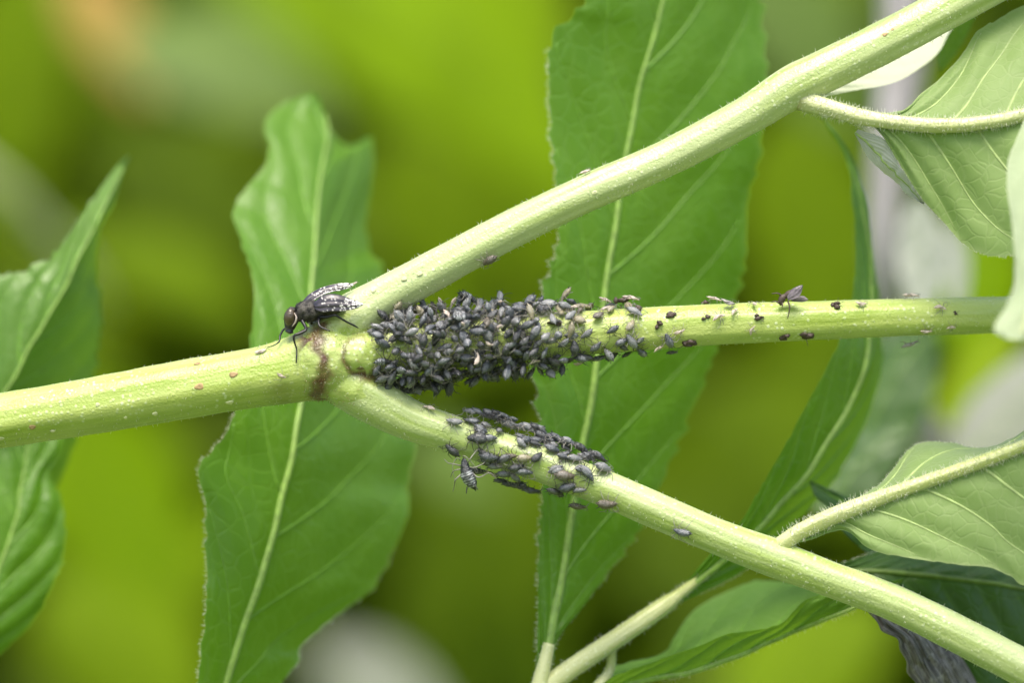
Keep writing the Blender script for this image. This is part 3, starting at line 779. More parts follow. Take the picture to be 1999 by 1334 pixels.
# the two leaves on the shoot's right-hand side
stem_b, _, _ = stem_tube('petiole', [(1496, 1094, -24, 22), (1514, 1076, -38, 21), (1532, 1060, -48, 17.5), (1560, 1040, -50, 16), (1618, 1012, -55, 17), (1690, 984, -60, 16), (1763, 957, -70, 14), (1908, 906, -90, 13), (2020, 864, -110, 12), (2200, 800, -140, 8)],
          'petiole', shoot, 28, red=lambda s, th: 0.75 * np.exp(-((s - 34) / 9) ** 2), seed=21, hair=2400, hairlen=13)
leaf('leaf', [(1560, 1042, -46), (1618, 1012, -50), (1690, 984, -56), (1763, 957, -66), (1908, 906, -86), (2020, 864, -106), (2200, 800, -136), (2380, 760, -150)],
     [(1560, 1034, -46), (1625, 998, -45), (1708, 952, 10), (1745, 915, 60), (1770, 881, 100), (1799, 865, 120), (1854, 864, 120), (1908, 874, 100), (1970, 858, 90), (2080, 790, 80), (2250, 740, -40), (2382, 758, -150)],
     [(1562, 1060, -46), (1589, 1053, -46), (1632, 1037, -50), (1661, 1042, -56), (1690, 1068, -66), (1726, 1082, -80), (1799, 1093, -100), (1872, 1104, -116), (1926, 1108, -126), (1973, 1126, -136), (2010, 1146, -146), (2150, 1130, -180), (2300, 980, -180), (2382, 764, -150)],
     'under', parent=shoot, N=260, Mh=36, nv=7, va=0.20, vb=0.05, teeth=(3, 60), puff=6, wave=9, groove=-2, rib=None, veinmat='vein_under', veinr=(5, 0.6), vsink=0.5, seed=51, hair=[(-1, 300, 8, 0.03, 0.45)])
stem_tube('petiole', [(1538, 168, 10, 26), (1560, 188, -2, 26), (1582, 200, -14, 21), (1612, 209, -30, 18), (1687, 229, -54, 16), (1762, 240, -66, 15), (1837, 245, -72, 15), (1912, 240, -80, 14), (2005, 222, -90, 13), (2200, 160, -120, 8)],
          'petiole', shoot, 28, red=lambda s, th: 0.7 * np.exp(-((s - 36) / 13) ** 2), seed=22, hair=2400, hairlen=12)
leaf('leaf', [(1690, 230, -52), (1762, 240, -58), (1837, 245, -64), (1912, 240, -72), (2005, 222, -82), (2200, 160, -110), (2320, 120, -120)],
     [(1695, 222, -52), (1762, 214, -40), (1800, 180, -10), (1837, 150, 20), (1875, 109, 40), (1897, 75, 50), (1912, 56, 55), (1950, 37, 60), (2005, 8, 60), (2150, -20, 30), (2318, 116, -120)],
     [(1700, 240, -52), (1727, 272, -52), (1748, 307, -50), (1797, 385, -50), (1834, 426, -55), (1880, 476, -70), (1921, 496, -90), (1966, 500, -120), (2040, 480, -180), (2180, 330, -200), (2322, 124, -120)],
     'under', parent=shoot, N=240, Mh=40, nv=6, va=0.20, vb=0.12, teeth=(3, 50), puff=8, wave=7, groove=-2, rib=None, veinmat='vein_under', veinr=(4.5, 0.6), vsink=0.5, seed=52, hair=[(1, 160, 5, 0.05, 0.5)])
leaf('leaf', [(2050, 230, -250), (2045, 330, -380), (2035, 450, -480), (2020, 570, -560), (1990, 665, -590)],
     [(2000, 230, -200), (1966, 330, -300), (1976, 450, -420), (1981, 540, -490), (1968, 590, -530), (1940, 640, -560), (1962, 662, -580)],
     [(2120, 240, -280), (2130, 340, -420), (2120, 460, -520), (2090, 580, -600), (2000, 668, -590)],
     'under_mid', parent=shoot, N=140, Mh=20, nv=5, teeth=(2, 40), puff=4, wave=5, rib=(7, 3), ribmat='rib_under', veins=False, seed=53)
leaf('leaf', [(1670, 258, -44), (1700, 285, -40), (1735, 325, -34), (1775, 365, -30), (1803, 398, -30)],
     [(1668, 260, -40), (1694, 307, -20), (1723, 336, -10), (1752, 358, -5), (1766, 375, -10), (1802, 399, -30)],
     [(1675, 252, -48), (1727, 272, -50), (1756, 322, -48), (1797, 384, -46), (1805, 397, -30)],
     'silver', parent=shoot, N=90, Mh=12, nv=10, va=0.35, teeth=(3, 30), puff=3, wave=3, rib=(3, 1.5), ribmat='vein_under', veins=False, seed=54, part_name='folded_leaf_margin')
leaf('leaf', [(1560, 182, 30), (1640, 150, 150), (1720, 115, 240), (1800, 70, 300), (1880, 10, 330), (1960, -60, 330)],
     [(1562, 170, 40), (1640, 100, 260), (1720, 50, 380), (1800, 0, 440), (1880, -60, 440), (1958, -66, 330)],
     [(1566, 196, 30), (1605, 189, 90), (1669, 176, 150), (1744, 161, 190), (1800, 130, 220), (1834, 99, 240), (1866, 46, 270), (1962, -56, 330)],
     'under_pale', parent=shoot, N=140, Mh=26, nv=7, teeth=(1, 40), puff=3, wave=4, rib=(5, 2), ribmat='rib_under', veins=False, seed=55)


# ------------------------------------------------------------------ aphids
def aphid_mat(name, c, spot=(0.50, 0.51, 0.52), amt=0.5, rough=0.34, spec=0.6, dust=0.3, vary=True):
    m = NT(name); co = m.coord()
    oi = m.n('ShaderNodeObjectInfo')
    nz = m.noise(3.2, 3, co); fine = m.noise(22, 2, co)
    base = m.mix(m.ramp(nz.outputs['Fac'], 0.35, 0.65), tuple(x * 0.75 for x in c), tuple(x * 1.3 for x in c))
    base = m.mix(m.math('MULTIPLY', oi.outputs['Random'], 0.5), base, tuple(x * 1.6 for x in c))
    base = m.mix(m.math('MULTIPLY', m.ramp(fine.outputs['Fac'], 0.5, 0.7), dust), base, spot)
    b = m.attr('band').outputs['Fac']
    base = m.mix(m.math('MULTIPLY', m.math('MULTIPLY', b, amt), m.ramp(oi.outputs['Random'], 0.35, 0.8, 0.15, 1.3) if vary else 1.0), base, spot)
    nrm = m.bump(fine.outputs['Fac'], 0.35, 0.05)
    return m.done(m.pbsdf(base, rough, nrm, spec, coat=0.45))

AM = {'black': aphid_mat('aphid_black', (0.013, 0.015, 0.020), amt=0.5, dust=0.22),
      'slate': aphid_mat('aphid_slate', (0.044, 0.051, 0.065), amt=0.75, dust=0.4),  # pale wax bands on the back, strengthened as highlights put into the colour
      'grey': aphid_mat('aphid_grey', (0.135, 0.140, 0.144), amt=0.4, rough=0.5, dust=0.4),
      'brown': aphid_mat('aphid_brown', (0.085, 0.066, 0.042), amt=0.35, rough=0.45, dust=0.25),
      'tan': aphid_mat('aphid_tan', (0.23, 0.20, 0.115), amt=0.4, rough=0.45, dust=0.3),
      'striped': aphid_mat('aphid_striped', (0.012, 0.014, 0.018), (0.72, 0.75, 0.78), 0.95, rough=0.3, dust=0.04, vary=False),
      'skin': plain('shed_skin', (0.66, 0.57, 0.50), 0.5, var=0.25, scale=8, trans=0.35),
      'skin_grey': plain('shed_skin_grey', (0.42, 0.39, 0.38), 0.5, var=0.3, scale=8, trans=0.3),
      'leg': plain('aphid_leg', (0.030, 0.028, 0.028), 0.4, var=0.3, scale=8),
      'leg_pale': plain('aphid_leg_pale', (0.22, 0.21, 0.18), 0.45, var=0.3, scale=8),
      'debris': plain('debris_brown', (0.075, 0.052, 0.040), 0.6, var=0.5, scale=6, bump=0.5)}

def aphid_body(seed, fat=1.0, bend=0.0, stripes=False, shrivel=0.0):
    r = np.random.default_rng(seed)
    xs = np.r_[np.linspace(-0.54, -0.40, 5), np.linspace(-0.37, 0.20, 20), np.linspace(0.23, 0.5, 11)]
    kx = [-.54, -.50, -.46, -.43, -.38, -.28, -.10, .04, .16, .22, .28, .35, .385, .42, .47, .5]
    kw = [.005, .03, .04, .09, .15, .215, .262, .25, .205, .165, .165, .145, .105, .115, .085, .005]
    w = np.interp(xs, kx, kw) * fat
    w = np.convolve(np.r_[w[0], w, w[-1]], [0.2, 0.6, 0.2], 'valid')
    sg = 18
    th = np.arange(sg) * 2 * math.pi / sg
    X, TH = np.meshgrid(xs, th, indexing='ij'); W = np.repeat(w[:, None], sg, 1)
    segp = (X + 0.40) / 0.075
    groove = np.where((X > -0.42) & (X < 0.2), 0.085 * np.exp(-((segp - np.round(segp)) / 0.18) ** 2), 0.0)
    W = W * (1 - groove) * (1 + 0.02 * np.sin(X * 30 + TH * 3))
    if shrivel: W = W * (1 - shrivel * (0.5 + 0.5 * np.sin(TH * 3 + X * 11 + seed)))
    Y = W * np.cos(TH)
    Z = W * np.sin(TH) * np.where(np.sin(TH) > 0, 0.92, 0.62) + 0.02
    Z = Z - 0.05 * np.clip((X - 0.2) / 0.3, 0, 1) + 0.10 * np.clip((-X - 0.25), 0, 1)
    Y = Y + bend * X * X
    V = np.stack([X, Y, Z], -1).reshape(-1, 3)
    mid = np.exp(-(((segp - np.floor(segp)) - 0.5) / (0.2 if stripes else 0.28)) ** 2)
    dors = np.clip(np.sin(TH), 0, 1)
    lat = np.where(np.abs(np.cos(TH)) > 0.25, 1.0, 0.25)
    band = mid * dors * lat * ((X > -0.40) & (X < 0.12))
    if stripes: band = np.clip(band * 1.6, 0, 1) * (np.sin(X * 90 + np.abs(TH - 1.57) * 9) > -0.75)
    F = grid_faces(len(xs), sg, True)
    F.append(list(range(sg))[::-1]); F.append(list(range((len(xs) - 1) * sg, len(xs) * sg)))
    return V, F, band.reshape(-1)

def poly_tube(pts, rad, seg=5, n=14):
    c = catmull(np.c_[np.asarray(pts, float), np.asarray(rad, float)], n)
    # arclength from xy only is fine for splayed limbs
    v, f, _, _ = tube_np(c[:, :3], c[:, 3], seg, ref=(0.1, 0.2, 1))
    return v, f

LEGM = {}
def aphid_limbs(mat, pose):
    key = (mat, pose)
    if key in LEGM: return LEGM[key]
    r = np.random.default_rng(100 + pose)
    out = []
    for sx in (-1, 1):
        for k, (x0, dx, ln) in enumerate(((0.30, 0.22, 0.42), (0.20, -0.06, 0.44), (0.10, -0.36, 0.58))):
            j = r.normal(size=4) * 0.05
            pts = [(x0, 0.10 * sx, -0.04), (x0 + dx * 0.45 + j[0], sx * (0.20 + 0.25 * ln), 0.06 + j[1]), (x0 + dx * 1.05 + j[2], sx * (0.24 + 0.62 * ln), -0.16), (x0 + dx * 1.3 + j[3], sx * (0.26 + 0.78 * ln), -0.21)]
            v, f = poly_tube(pts, (0.023, 0.019, 0.014, 0.010))
            out.append(('leg', mesh('leg', v, f, AM[mat])))
        j = r.normal(size=3) * 0.08
        v, f = poly_tube([(0.47, 0.05 * sx, 0.02), (0.58, sx * (0.14 + j[0] * .3), 0.07), (0.40 + j[1], sx * 0.30, 0.14), (0.05 + j[2], sx * 0.40, 0.15)], (0.016, 0.012, 0.009, 0.006))
        out.append(('antenna', mesh('antenna', v, f, AM[mat])))
        v, f = poly_tube([(-0.33, 0.12 * sx, 0.10), (-0.42, 0.16 * sx, 0.15), (-0.50, 0.19 * sx, 0.18)], (0.024, 0.018, 0.015), n=6)
        out.append(('cornicle', mesh('cornicle', v, f, AM['leg'])))
    LEGM[key] = out
    return out

BODY = {}
for kind in ('black', 'slate', 'grey', 'brown', 'tan', 'striped'):
    BODY[kind] = []
    for q in range(4):
        v, f, b = aphid_body(q + 10, 0.84 + 0.09 * q, (-0.25, 0.0, 0.2, 0.1)[q], kind == 'striped')
        BODY[kind].append(mesh('aphid', v, f, AM[kind], attrs={'band': b}))
for kind in ('skin', 'skin_grey'):
    BODY[kind] = []
    for q in range(4):
        v, f, b = aphid_body(q + 30, 0.62 + 0.06 * q, (-0.6, 0.3, 0.7, 0.0)[q], False, 0.38)
        BODY[kind].append(mesh('shed_skin', v, f, AM[kind], attrs={'band': b}))

def frame(fwd, up):
    x = unit(fwd); z = unit(up - x * (up @ x)); y = np.cross(z, x)
    return Matrix(((x[0], y[0], z[0]), (x[1], y[1], z[1]), (x[2], y[2], z[2])))

def put_insect(name, kind, pos, fwd, up, L, label, cat, group, legs=True):
    me = BODY[kind][random.randrange(4)]
    o = bpy.data.objects.new(name, me)
    Mx = frame(np.asarray(fwd, float), np.asarray(up, float)).to_4x4()
    o.matrix_world = Matrix.Translation(Vector(pos)) @ Mx @ Matrix.Scale(L * K, 4)
    col.objects.link(o)
    tag(o, label, cat, group)
    if legs:
        mat = 'leg_pale' if kind in ('tan', 'skin', 'skin_grey') or random.random() < (0.6 if kind == 'grey' else 0.35) else 'leg'
        for k, (nm, lm) in enumerate(aphid_limbs(mat, random.randrange(4))):
            if kind.startswith('skin') and (nm == 'cornicle' or k % 3 == 0): continue
            c = bpy.data.objects.new(nm, lm)
            col.objects.link(c); c.parent = o
    return o

WORD = {'black': 'black', 'slate': 'slate grey', 'grey': 'dusty grey', 'brown': 'brown', 'tan': 'tan', 'striped': 'black and white striped'}

def on_branch(key, px, py, ang, L, kind, label, group, pitch=8.0, lift=0.0, name='aphid', cat='aphid', roll=0.0, legs=True):
    """ang: heading of the head in the picture, degrees anticlockwise from right"""
    pt, n, t, exc = surf(key, px, py)
    exc = exc if exc < 8 else 8 + 0.5 * (exc - 8)     # heaped on neighbours
    a = math.radians(ang)
    h = np.array([math.cos(a), 0.0, math.sin(a)])
    h = h - n * (h @ n)
    if np.linalg.norm(h) < 0.25: h = t
    h = unit(h)
    p = math.radians(pitch)
    fwd = h * math.cos(p) - n * math.sin(p)
    up = n * math.cos(p) + h * math.sin(p) + np.cross(n, h) * roll
    pos = pt + n * (0.17 * L + 0.45 * L * max(0, math.sin(p)) + exc + lift) * K
    return put_insect(name, kind, pos, fwd, up, L, label, cat, group, legs)

# dense colony heaped in layers round the middle branch
WORD = {'black': 'black', 'slate': 'slate grey', 'grey': 'dusty grey', 'brown': 'brown', 'tan': 'tan', 'striped': 'black and white striped'}
r = np.random.default_rng(21)
mc = BR['middle']
def at_branch(x, th, h):
    """point h px above the skin of the middle branch at station x; th = 0 faces the camera, +90 is the top"""
    k = int(np.argmin(np.abs(mc[:, 0] - x)))
    ax = unit(mc[min(k + 2, len(mc) - 1), :2] - mc[k - 2, :2]); up = np.array([ax[1], -ax[0]])
    n = np.array([up[0] * math.sin(th), -math.cos(th), -up[1] * math.sin(th)])
    t = np.array([ax[0], 0, -ax[1]])
    return P(mc[k, 0], mc[k, 1], mc[k, 2]) + n * (mc[k, 3] + h) * K, unit(n), t, mc[k, 3]
seeds = []
for layer, (h, mind, x0, x1, lim, tries) in enumerate(((0, 23.0, 736, 1252, 108, 5000), (9, 18.0, 742, 1130, 100, 6000), (18, 25.0, 775, 1000, 100, 900))):
    placed = []
    for _ in range(tries):
        x = r.uniform(x0, x1); th = math.radians(r.uniform(-lim, lim))
        top = math.sin(th)
        dens = 1.0
        if x < 790: dens = 1.0 if top > 0.2 or top < -0.6 else 0.25 * (x > 757)
        if layer == 1 and x < 775: dens *= 0.5
        if x > 1040: dens = np.interp(x, [1040, 1150, 1250], [1.0, 0.6, 0.12]) * (1.0 if top < 0 else 0.5)
        if 1050 < x < 1105 and 0.1 < top < 0.7: dens = 0.12
        if layer == 1 and x > 1040: dens *= 0.6
        if layer == 2: dens *= 0.75 if top > 0.2 else 0.22
        if r.uniform() > dens: continue
        y = th * (46 + h)
        m2 = mind * (1.0 if x < 1060 else 1.2)
        if any((x - a) ** 2 + (y - b) ** 2 < m2 * m2 for a, b, _ in placed): continue
        placed.append((x, y, th))
    seeds += [(x, th, h, layer) for x, _, th in placed]
for x, th, h, layer in seeds:
    top = math.sin(th)
    if x > 1090: kind = r.choice(['slate', 'grey', 'tan', 'brown'], p=[0.30, 0.32, 0.19, 0.19]) if top > -0.2 else r.choice(['black', 'slate', 'grey'], p=[0.3, 0.45, 0.25])
    elif top > 0.4: kind = r.choice(['slate', 'grey', 'brown', 'tan', 'black'], p=[0.38, 0.34, 0.09, 0.06, 0.13])
    else: kind = r.choice(['black', 'slate', 'grey', 'brown'], p=[0.42, 0.40, 0.13, 0.05])
    L = r.uniform(24, 38) * (0.95 if x > 1100 else 1.0)
    pt, n, t, _ = at_branch(x, th, h + r.uniform(-2, 4))
    up2 = np.cross(n, t); up2 = up2 if up2[2] > 0 else -up2
    a = r.normal() * 0.9 + r.choice([0, math.pi]) if x > 780 else r.normal() * 0.6
    hd = t * math.cos(a) + up2 * math.sin(a)
    pit = math.radians(r.uniform(0, 28) if layer == 0 else r.choice([r.uniform(5, 25), r.uniform(30, 75)]))
    if x > 1110: pit = math.radians(r.uniform(0, 16) if r.uniform() < 0.85 else 50)
    fwd = hd * math.cos(pit) - n * math.sin(pit)
    upv = n * math.cos(pit) + hd * math.sin(pit) + np.cross(n, hd) * r.normal() * 0.3
    pos = pt + n * (0.15 + 0.40 * math.sin(pit)) * L * K
    size = 'small ' if L < 28 else ('large ' if L > 34 else '')
    pose = ' tail-up' if pit > 0.5 else ''
    where = 'top' if top > 0.4 else ('underside' if top < -0.5 else 'face')
    zone = 'near its base' if x < 850 else ('at its middle' if x < 980 else ('near its end' if x < 1110 else 'at its thin end'))
    lab = '%s%s aphid%s on the %s of the dense colony %s' % (size, WORD[kind], pose, where, zone)
    if layer and r.uniform() < 0.07:
        lab = 'cream shed skin caught on the %s of the dense colony %s' % (where, zone)
        put_insect('shed_skin', 'skin', pos + n * 3 * K, fwd, upv, L * 0.8, lab, 'shed skin', 'dense colony: ' + lab)
        continue
    put_insect('aphid', kind, pos, fwd, upv, L, lab, 'aphid', 'dense colony: ' + lab)
# a few that stand out of that colony
for x, y, ang, L, kind, lab, pit, lift in (
        (848, 724, 175, 50, 'striped', 'large black and white striped aphid low on the colony of the middle branch', 5, 16),
        (914, 598, -70, 44, 'striped', 'striped aphid standing head down on top of the colony of the middle branch', 30, 6),
        (806, 744, 215, 46, 'black', 'shiny black aphid hanging from the underside of the colony with its head free', 0, 10),
        (748, 702, 0, 36, 'striped', 'ridged black aphid with pale rings by the smooth swollen branch base', 6, 4),
        (752, 728, 20, 40, 'black', 'long black aphid clinging below the swollen base of the middle branch', 0, 2),
        (905, 640, 10, 44, 'striped', 'pale-ringed dark aphid in the middle of the colony', 8, 22),
        (1068, 612, 150, 44, 'grey', 'large pale aphid with a dark head on top of the colony', 4, 8),
        (1106, 588, 110, 34, 'tan', 'tan aphid rearing up from the top of the middle branch', 50, 2),
        (1136, 606, 20, 34, 'tan', 'translucent greenish tan aphid on the upper edge of the middle branch', 4, 0),
        (1232, 664, 120, 36, 'grey', 'large dusty grey aphid near the thin end of the colony', 4, 0),
        (1214, 674, 130, 26, 'black', 'small black aphid beside the large dusty grey one', 4, 0),
        (1304, 662, 110, 34, 'slate', 'lone slate aphid on the middle branch beyond the colony', 4, 0),
        (1311, 684, 10, 22, 'black', 'tiny black aphid under the lone slate aphid', 0, 0)):
    on_branch('middle', x, y, ang, L, kind, lab, 'single aphids that stand out', pit, lift)

# loose colony on the lower branch: traced one by one
low = [(385, 300, 170, 34, 'grey'), (530, 300, 180, 30, 'slate'), (520, 210, 110, 28, 'grey'), (590, 200, 80, 30, 'slate'), (650, 330, 40, 24, 'grey'), (690, 200, 20, 30, 'black'),
       (780, 195, -20, 34, 'black'), (740, 262, -10, 38, 'black'), (690, 252, 200, 28, 'slate'), (770, 380, 60, 22, 'grey'), (590, 430, 175, 42, 'black'), (692, 432, 5, 30, 'slate'), (380, 510, 128, 36, 'black'),
       (870, 322, 30, 34, 'grey'), (838, 372, 0, 34, 'grey'), (815, 300, 200, 30, 'slate'), (975, 345, 90, 20, 'grey'), (1000, 400, 10, 34, 'grey'), (1090, 372, -10, 34, 'black'), (1135, 392, -40, 26, 'slate'), (940, 380, 150, 30, 'slate'),
       (960, 482, -50, 26, 'grey'), (1140, 482, -40, 36, 'slate'), (1220, 542, 5, 34, 'slate'), (1268, 448, -40, 36, 'slate'), (1310, 500, -42, 38, 'black'), (1345, 540, -40, 24, 'slate'), (1180, 440, 140, 30, 'black'),
       (1470, 542, 25, 38, 'black'), (690, 570, -12, 40, 'slate'), (850, 580, 18, 36, 'brown'), (740, 642, 0, 32, 'grey'), (990, 595, 0, 30, 'tan'), (840, 690, 0, 38, 'slate'), (990, 692, 0, 38, 'slate'),
       (592, 672, -50, 36, 'black'), (790, 782, 10, 28, 'black'), (860, 822, 20, 30, 'black'), (930, 805, 80, 32, 'black'), (965, 850, -50, 26, 'black'), (1060, 852, -25, 36, 'black'), (985, 790, 170, 28, 'black'),
       (1270, 850, -52, 36, 'black'), (1370, 830, 25, 36, 'slate'), (1300, 880, 100, 26, 'slate'), (1470, 858, 10, 28, 'grey'), (1340, 742, -8, 40, 'brown'), (1260, 682, 20, 30, 'grey'), (1320, 602, 0, 30, 'slate'), (1420, 622, 20, 34, 'grey'),
       (1530, 622, 20, 34, 'slate'), (1610, 622, -45, 40, 'black'), (1530, 732, -50, 40, 'slate'), (1660, 712, 10, 38, 'grey'), (1470, 975, -40, 36, 'brown'), (1710, 972, 0, 40, 'brown')]
rx = np.random.default_rng(77)
for (x0, x1, y0, y1, n_) in ((540, 900, 200, 400, 9), (880, 1160, 330, 470, 5), (1060, 1380, 430, 600, 7), (620, 1000, 540, 720, 5), (1240, 1560, 600, 760, 4)):
    for _ in range(n_):
        low.insert(13, (rx.uniform(x0, x1), rx.uniform(y0, y1), rx.uniform(-60, 60) + rx.choice([0, 180]), rx.uniform(24, 34), str(rx.choice(['black', 'slate', 'grey'], p=[0.35, 0.45, 0.2]))))
PLACE = lambda zx, zy: 'crest' if zy < 420 and zx < 1200 else ('underside' if zy > 760 else 'face')
for k, (zx, zy, ang, L, kind) in enumerate(low):
    x, y = 800 + zx / 4.442, 760 + zy / 4.442
    if k == len(low) - 1: lab = 'brown aphid sitting alone just past the loose colony on the lower branch'
    elif k == len(low) - 2: lab = 'brown mottled aphid hanging at the lower edge past the loose colony'
    elif k == 0: lab = 'dusty grey aphid at the node end of the loose colony on the lower branch'
    elif k == 12: lab = 'black aphid just above the hanging striped one'
    else: lab = '%s%s aphid on the %s of the loose lower-branch colony %s' % ('small ' if L < 29 else ('large ' if L > 36 else ''), WORD[kind], PLACE(zx, zy), 'at its node end' if zx < 760 else ('at its middle' if zx < 1180 else 'at its far end'))
    heap = 350 < zy < 420 and 800 < zx < 1150
    on_branch('lower', x, y, ang, L, kind, lab, 'loose colony: ' + lab, r.uniform(2, 14), lift=(6 if heap else 0), roll=r.normal() * 0.2)
# large striped aphid hanging free from the lower branch
a0 = P(913, 927, -52)
put_insect('aphid', 'striped', a0, (-0.36, -0.1, 0.92), (-0.30, -0.9, -0.1), 66, 'large black and white striped aphid hanging below the lower branch', 'aphid', 'single aphids that stand out')

for key, x, y, ang, L, kind, lab in (('lower', 1332, 1035, 175, 38, 'slate', 'lone slate aphid on the lower branch short of the hairy petiole'),
                                     ('upper', 953, 503, 235, 34, 'brown', 'lone grey-brown aphid on the underside of the upper branch'),
                                     ('upper', 803, 597, 175, 28, 'brown', 'olive brown aphid under the base of the upper branch')):
    on_branch(key, x, y, ang, L, kind, lab, 'single aphids that stand out')

# shed skins and bits stuck to the stems
for key, x, y, ang, L, kind, lab in (
        ('main', 512, 690, 20, 26, 'skin', 'pinkish shed aphid skin under the fly\'s front leg'), ('main', 553, 733, -30, 22, 'skin', 'thin white shed skin on the main stem below the fly'),
        ('lower', 838, 801, 140, 26, 'skin', 'white shed skin with dark legs on the lower branch before the colony'), ('upper', 1145, 341, 60, 24, 'skin', 'pale pink shed skin on top of the upper branch'),
        ('upper', 690, 560, 80, 22, 'skin', 'white shed skin at the tip of the fly\'s wing'), ('lower', 963, 920, 160, 26, 'skin', 'white shed skin among the loose colony on the lower branch'),
        ('middle', 1012, 716, 10, 28, 'skin', 'white shed skin on the lower rim of the dense colony'), ('middle', 790, 690, -50, 24, 'skin', 'cream shed skin near the swollen end of the dense colony'),
        ('middle', 1182, 592, -30, 26, 'skin', 'white shed skin on top of the middle branch beside a brown crumb'), ('middle', 1232, 588, 60, 34, 'skin', 'curled white shed skin standing on top of the middle branch'),
        ('middle', 1180, 610, 160, 24, 'skin', 'pink shed skin below the white one on the middle branch'), ('middle', 1324, 648, 20, 24, 'skin', 'pale shed skin on the bare face of the middle branch'),
        ('middle', 1284, 673, 20, 24, 'skin', 'pale shed skin at the lower edge of the middle branch'), ('middle', 1394, 592, 20, 30, 'skin', 'white shed skin at the end of a clump on the middle branch'),
        ('middle', 1421, 601, 10, 30, 'skin_grey', 'lilac grey shed skin in the clump on the middle branch'), ('middle', 1399, 621, 30, 30, 'skin', 'cream shed skin under the clump on the middle branch'),
        ('middle', 1430, 612, 60, 24, 'skin', 'small pale shed skin closing the clump on the middle branch'), ('middle', 1470, 600, 100, 24, 'skin', 'pinkish shed skin between the clump and the dead winged insect'),
        ('middle', 1464, 644, 70, 22, 'skin', 'pale shed skin below the pinkish one on the middle branch'), ('middle', 1678, 598, 0, 24, 'skin', 'faint pale shed skin beyond the reddish crumb'),
        ('middle', 1778, 583, 0, 34, 'skin', 'tan shed skin on the upper edge of the bare middle branch'), ('middle', 1830, 603, 0, 28, 'skin', 'white shed skin on the far bare middle branch'),
        ('middle', 1804, 645, -10, 24, 'skin', 'whitish shed skin low on the far middle branch'), ('middle', 1853, 637, 0, 20, 'skin', 'small whitish shed skin at the far end of the middle branch'),
        ('middle', 1775, 662, 0, 36, 'skin_grey', 'dark grey shed skin hanging under the far middle branch')):
    on_branch(key, x, y, ang, L, kind, lab, 'shed aphid skins on the stems', r.uniform(-5, 25), name='shed_skin', cat='shed skin')

def crumb(key, x, y, L, lab, seed):
    rr = np.random.default_rng(seed)
    pt, n, t, exc = surf(key, x, y)
    g = Bag()
    for q in range(4):
        c = pt + (t * rr.normal() * 0.30 * L + np.cross(n, t) * rr.normal() * 0.22 * L + n * (0.10 * L + exc)) * K
        th = np.linspace(0, math.pi, 7); ph = np.linspace(0, 2 * math.pi, 9)[:-1]
        sc_ = rr.uniform(0.13, 0.30, 3) * L * K
        V = []
        for a in th:
            for b in ph:
                w = 1 + 0.25 * math.sin(3 * a + 2 * b + q)
                V.append(c + (t * math.cos(a) * sc_[0] * 1.4 + np.cross(n, t) * math.sin(a) * math.cos(b) * sc_[1] + n * math.sin(a) * math.sin(b) * sc_[2]) * w)
        g.add(V, grid_faces(7, 8, True))
    for q in range(3):
        d = unit(t * rr.normal() + np.cross(n, t) * rr.normal() + n * 0.5)
        v, f = poly_tube([pt, pt + d * 0.5 * L * K + n * 0.15 * L * K, pt + d * 0.9 * L * K], (0.03 * L * K, 0.025 * L * K, 0.015 * L * K), n=6)
        g.add(v, f)
    tag(obj('dried_crumb', g.verts(), g.f, AM['debris']), lab, 'debris', 'dried brown crumbs on the middle branch')
for k, (x, y, L, lab) in enumerate(((1210, 589, 24, 'knobbly dark brown crumb between two white skins'), (1240, 606, 24, 'brown crumb under the curled white skin'), (1312, 614, 20, 'dark brown crumb alone on the bright middle branch'),
        (1282, 639, 18, 'flat brown crumb below the dark one'), (1340, 667, 26, 'long dark crumb at the lower edge of the middle branch'), (1382, 592, 16, 'red-brown crumb starting the clump of skins'), (1377, 619, 14, 'small black-brown crumb at the head of the cream skin'),
        (1480, 622, 16, 'dark crumb below the pinkish skin'), (1525, 657, 16, 'brown crumb at the lower edge below the dead insect'), (1571, 656, 24, 'reddish brown crumb with legs at the lower edge of the stem'),
        (1632, 598, 20, 'pinkish brown crumb past the dead winged insect'), (1085, 633, 22, 'rusty brown crumb in the bare gap of the colony'), (1863, 611, 10, 'tiny brown speck on the far middle branch'), (634, 633, 16, 'dark red bud scale beside the fly\'s foot'))):
    crumb('main' if x < 700 else 'middle', x, y, L, lab, 60 + k)

# ------------------------------------------------------------------ winged insects
def wing_mesh(outline_lead, outline_trail, spots, nmax=90, wmax=26, cup=3.0, seed=1):
    """two edges root->tip with depth; returns verts, faces, spot attribute and vein attribute"""
    rr = np.random.default_rng(seed)
    A = catmull(outline_lead, nmax); B = catmull(outline_trail, nmax)
    u = np.linspace(0, 1, wmax)
    p = A[:, None] * (1 - u)[None, :, None] + B[:, None] * u[None, :, None]
    T, U = np.meshgrid(np.linspace(0, 1, nmax), u, indexing='ij')
    p[..., 2] += -cup * np.sin(U * math.pi) + 0.5 * np.sin(U * 18)
    sp = np.zeros(T.shape)
    for _ in range(spots):
        t0 = rr.uniform(0.12, 1.0) ** 0.75; u0 = round(rr.uniform(0.0, 1.0) * 6) / 6 + rr.normal() * 0.02; u0 = min(max(u0, 0.0), 1.0)
        i, j = int(t0 * (nmax - 1)), int(u0 * (wmax - 1))
        c = p[i, j]
        rad = (1.0 + 1.15 * t0 ** 2.5) * rr.uniform(0.7, 1.2)
        dx = p[..., 0] - c[0]; dy = p[..., 1] - c[1]
        sp = np.maximum(sp, np.clip(1.5 - np.sqrt(dx ** 2 + dy ** 2) / rad, 0, 1))
    return P(p[..., 0], p[..., 1], p[..., 2]).reshape(-1, 3), grid_faces(nmax, wmax), sp.ravel()

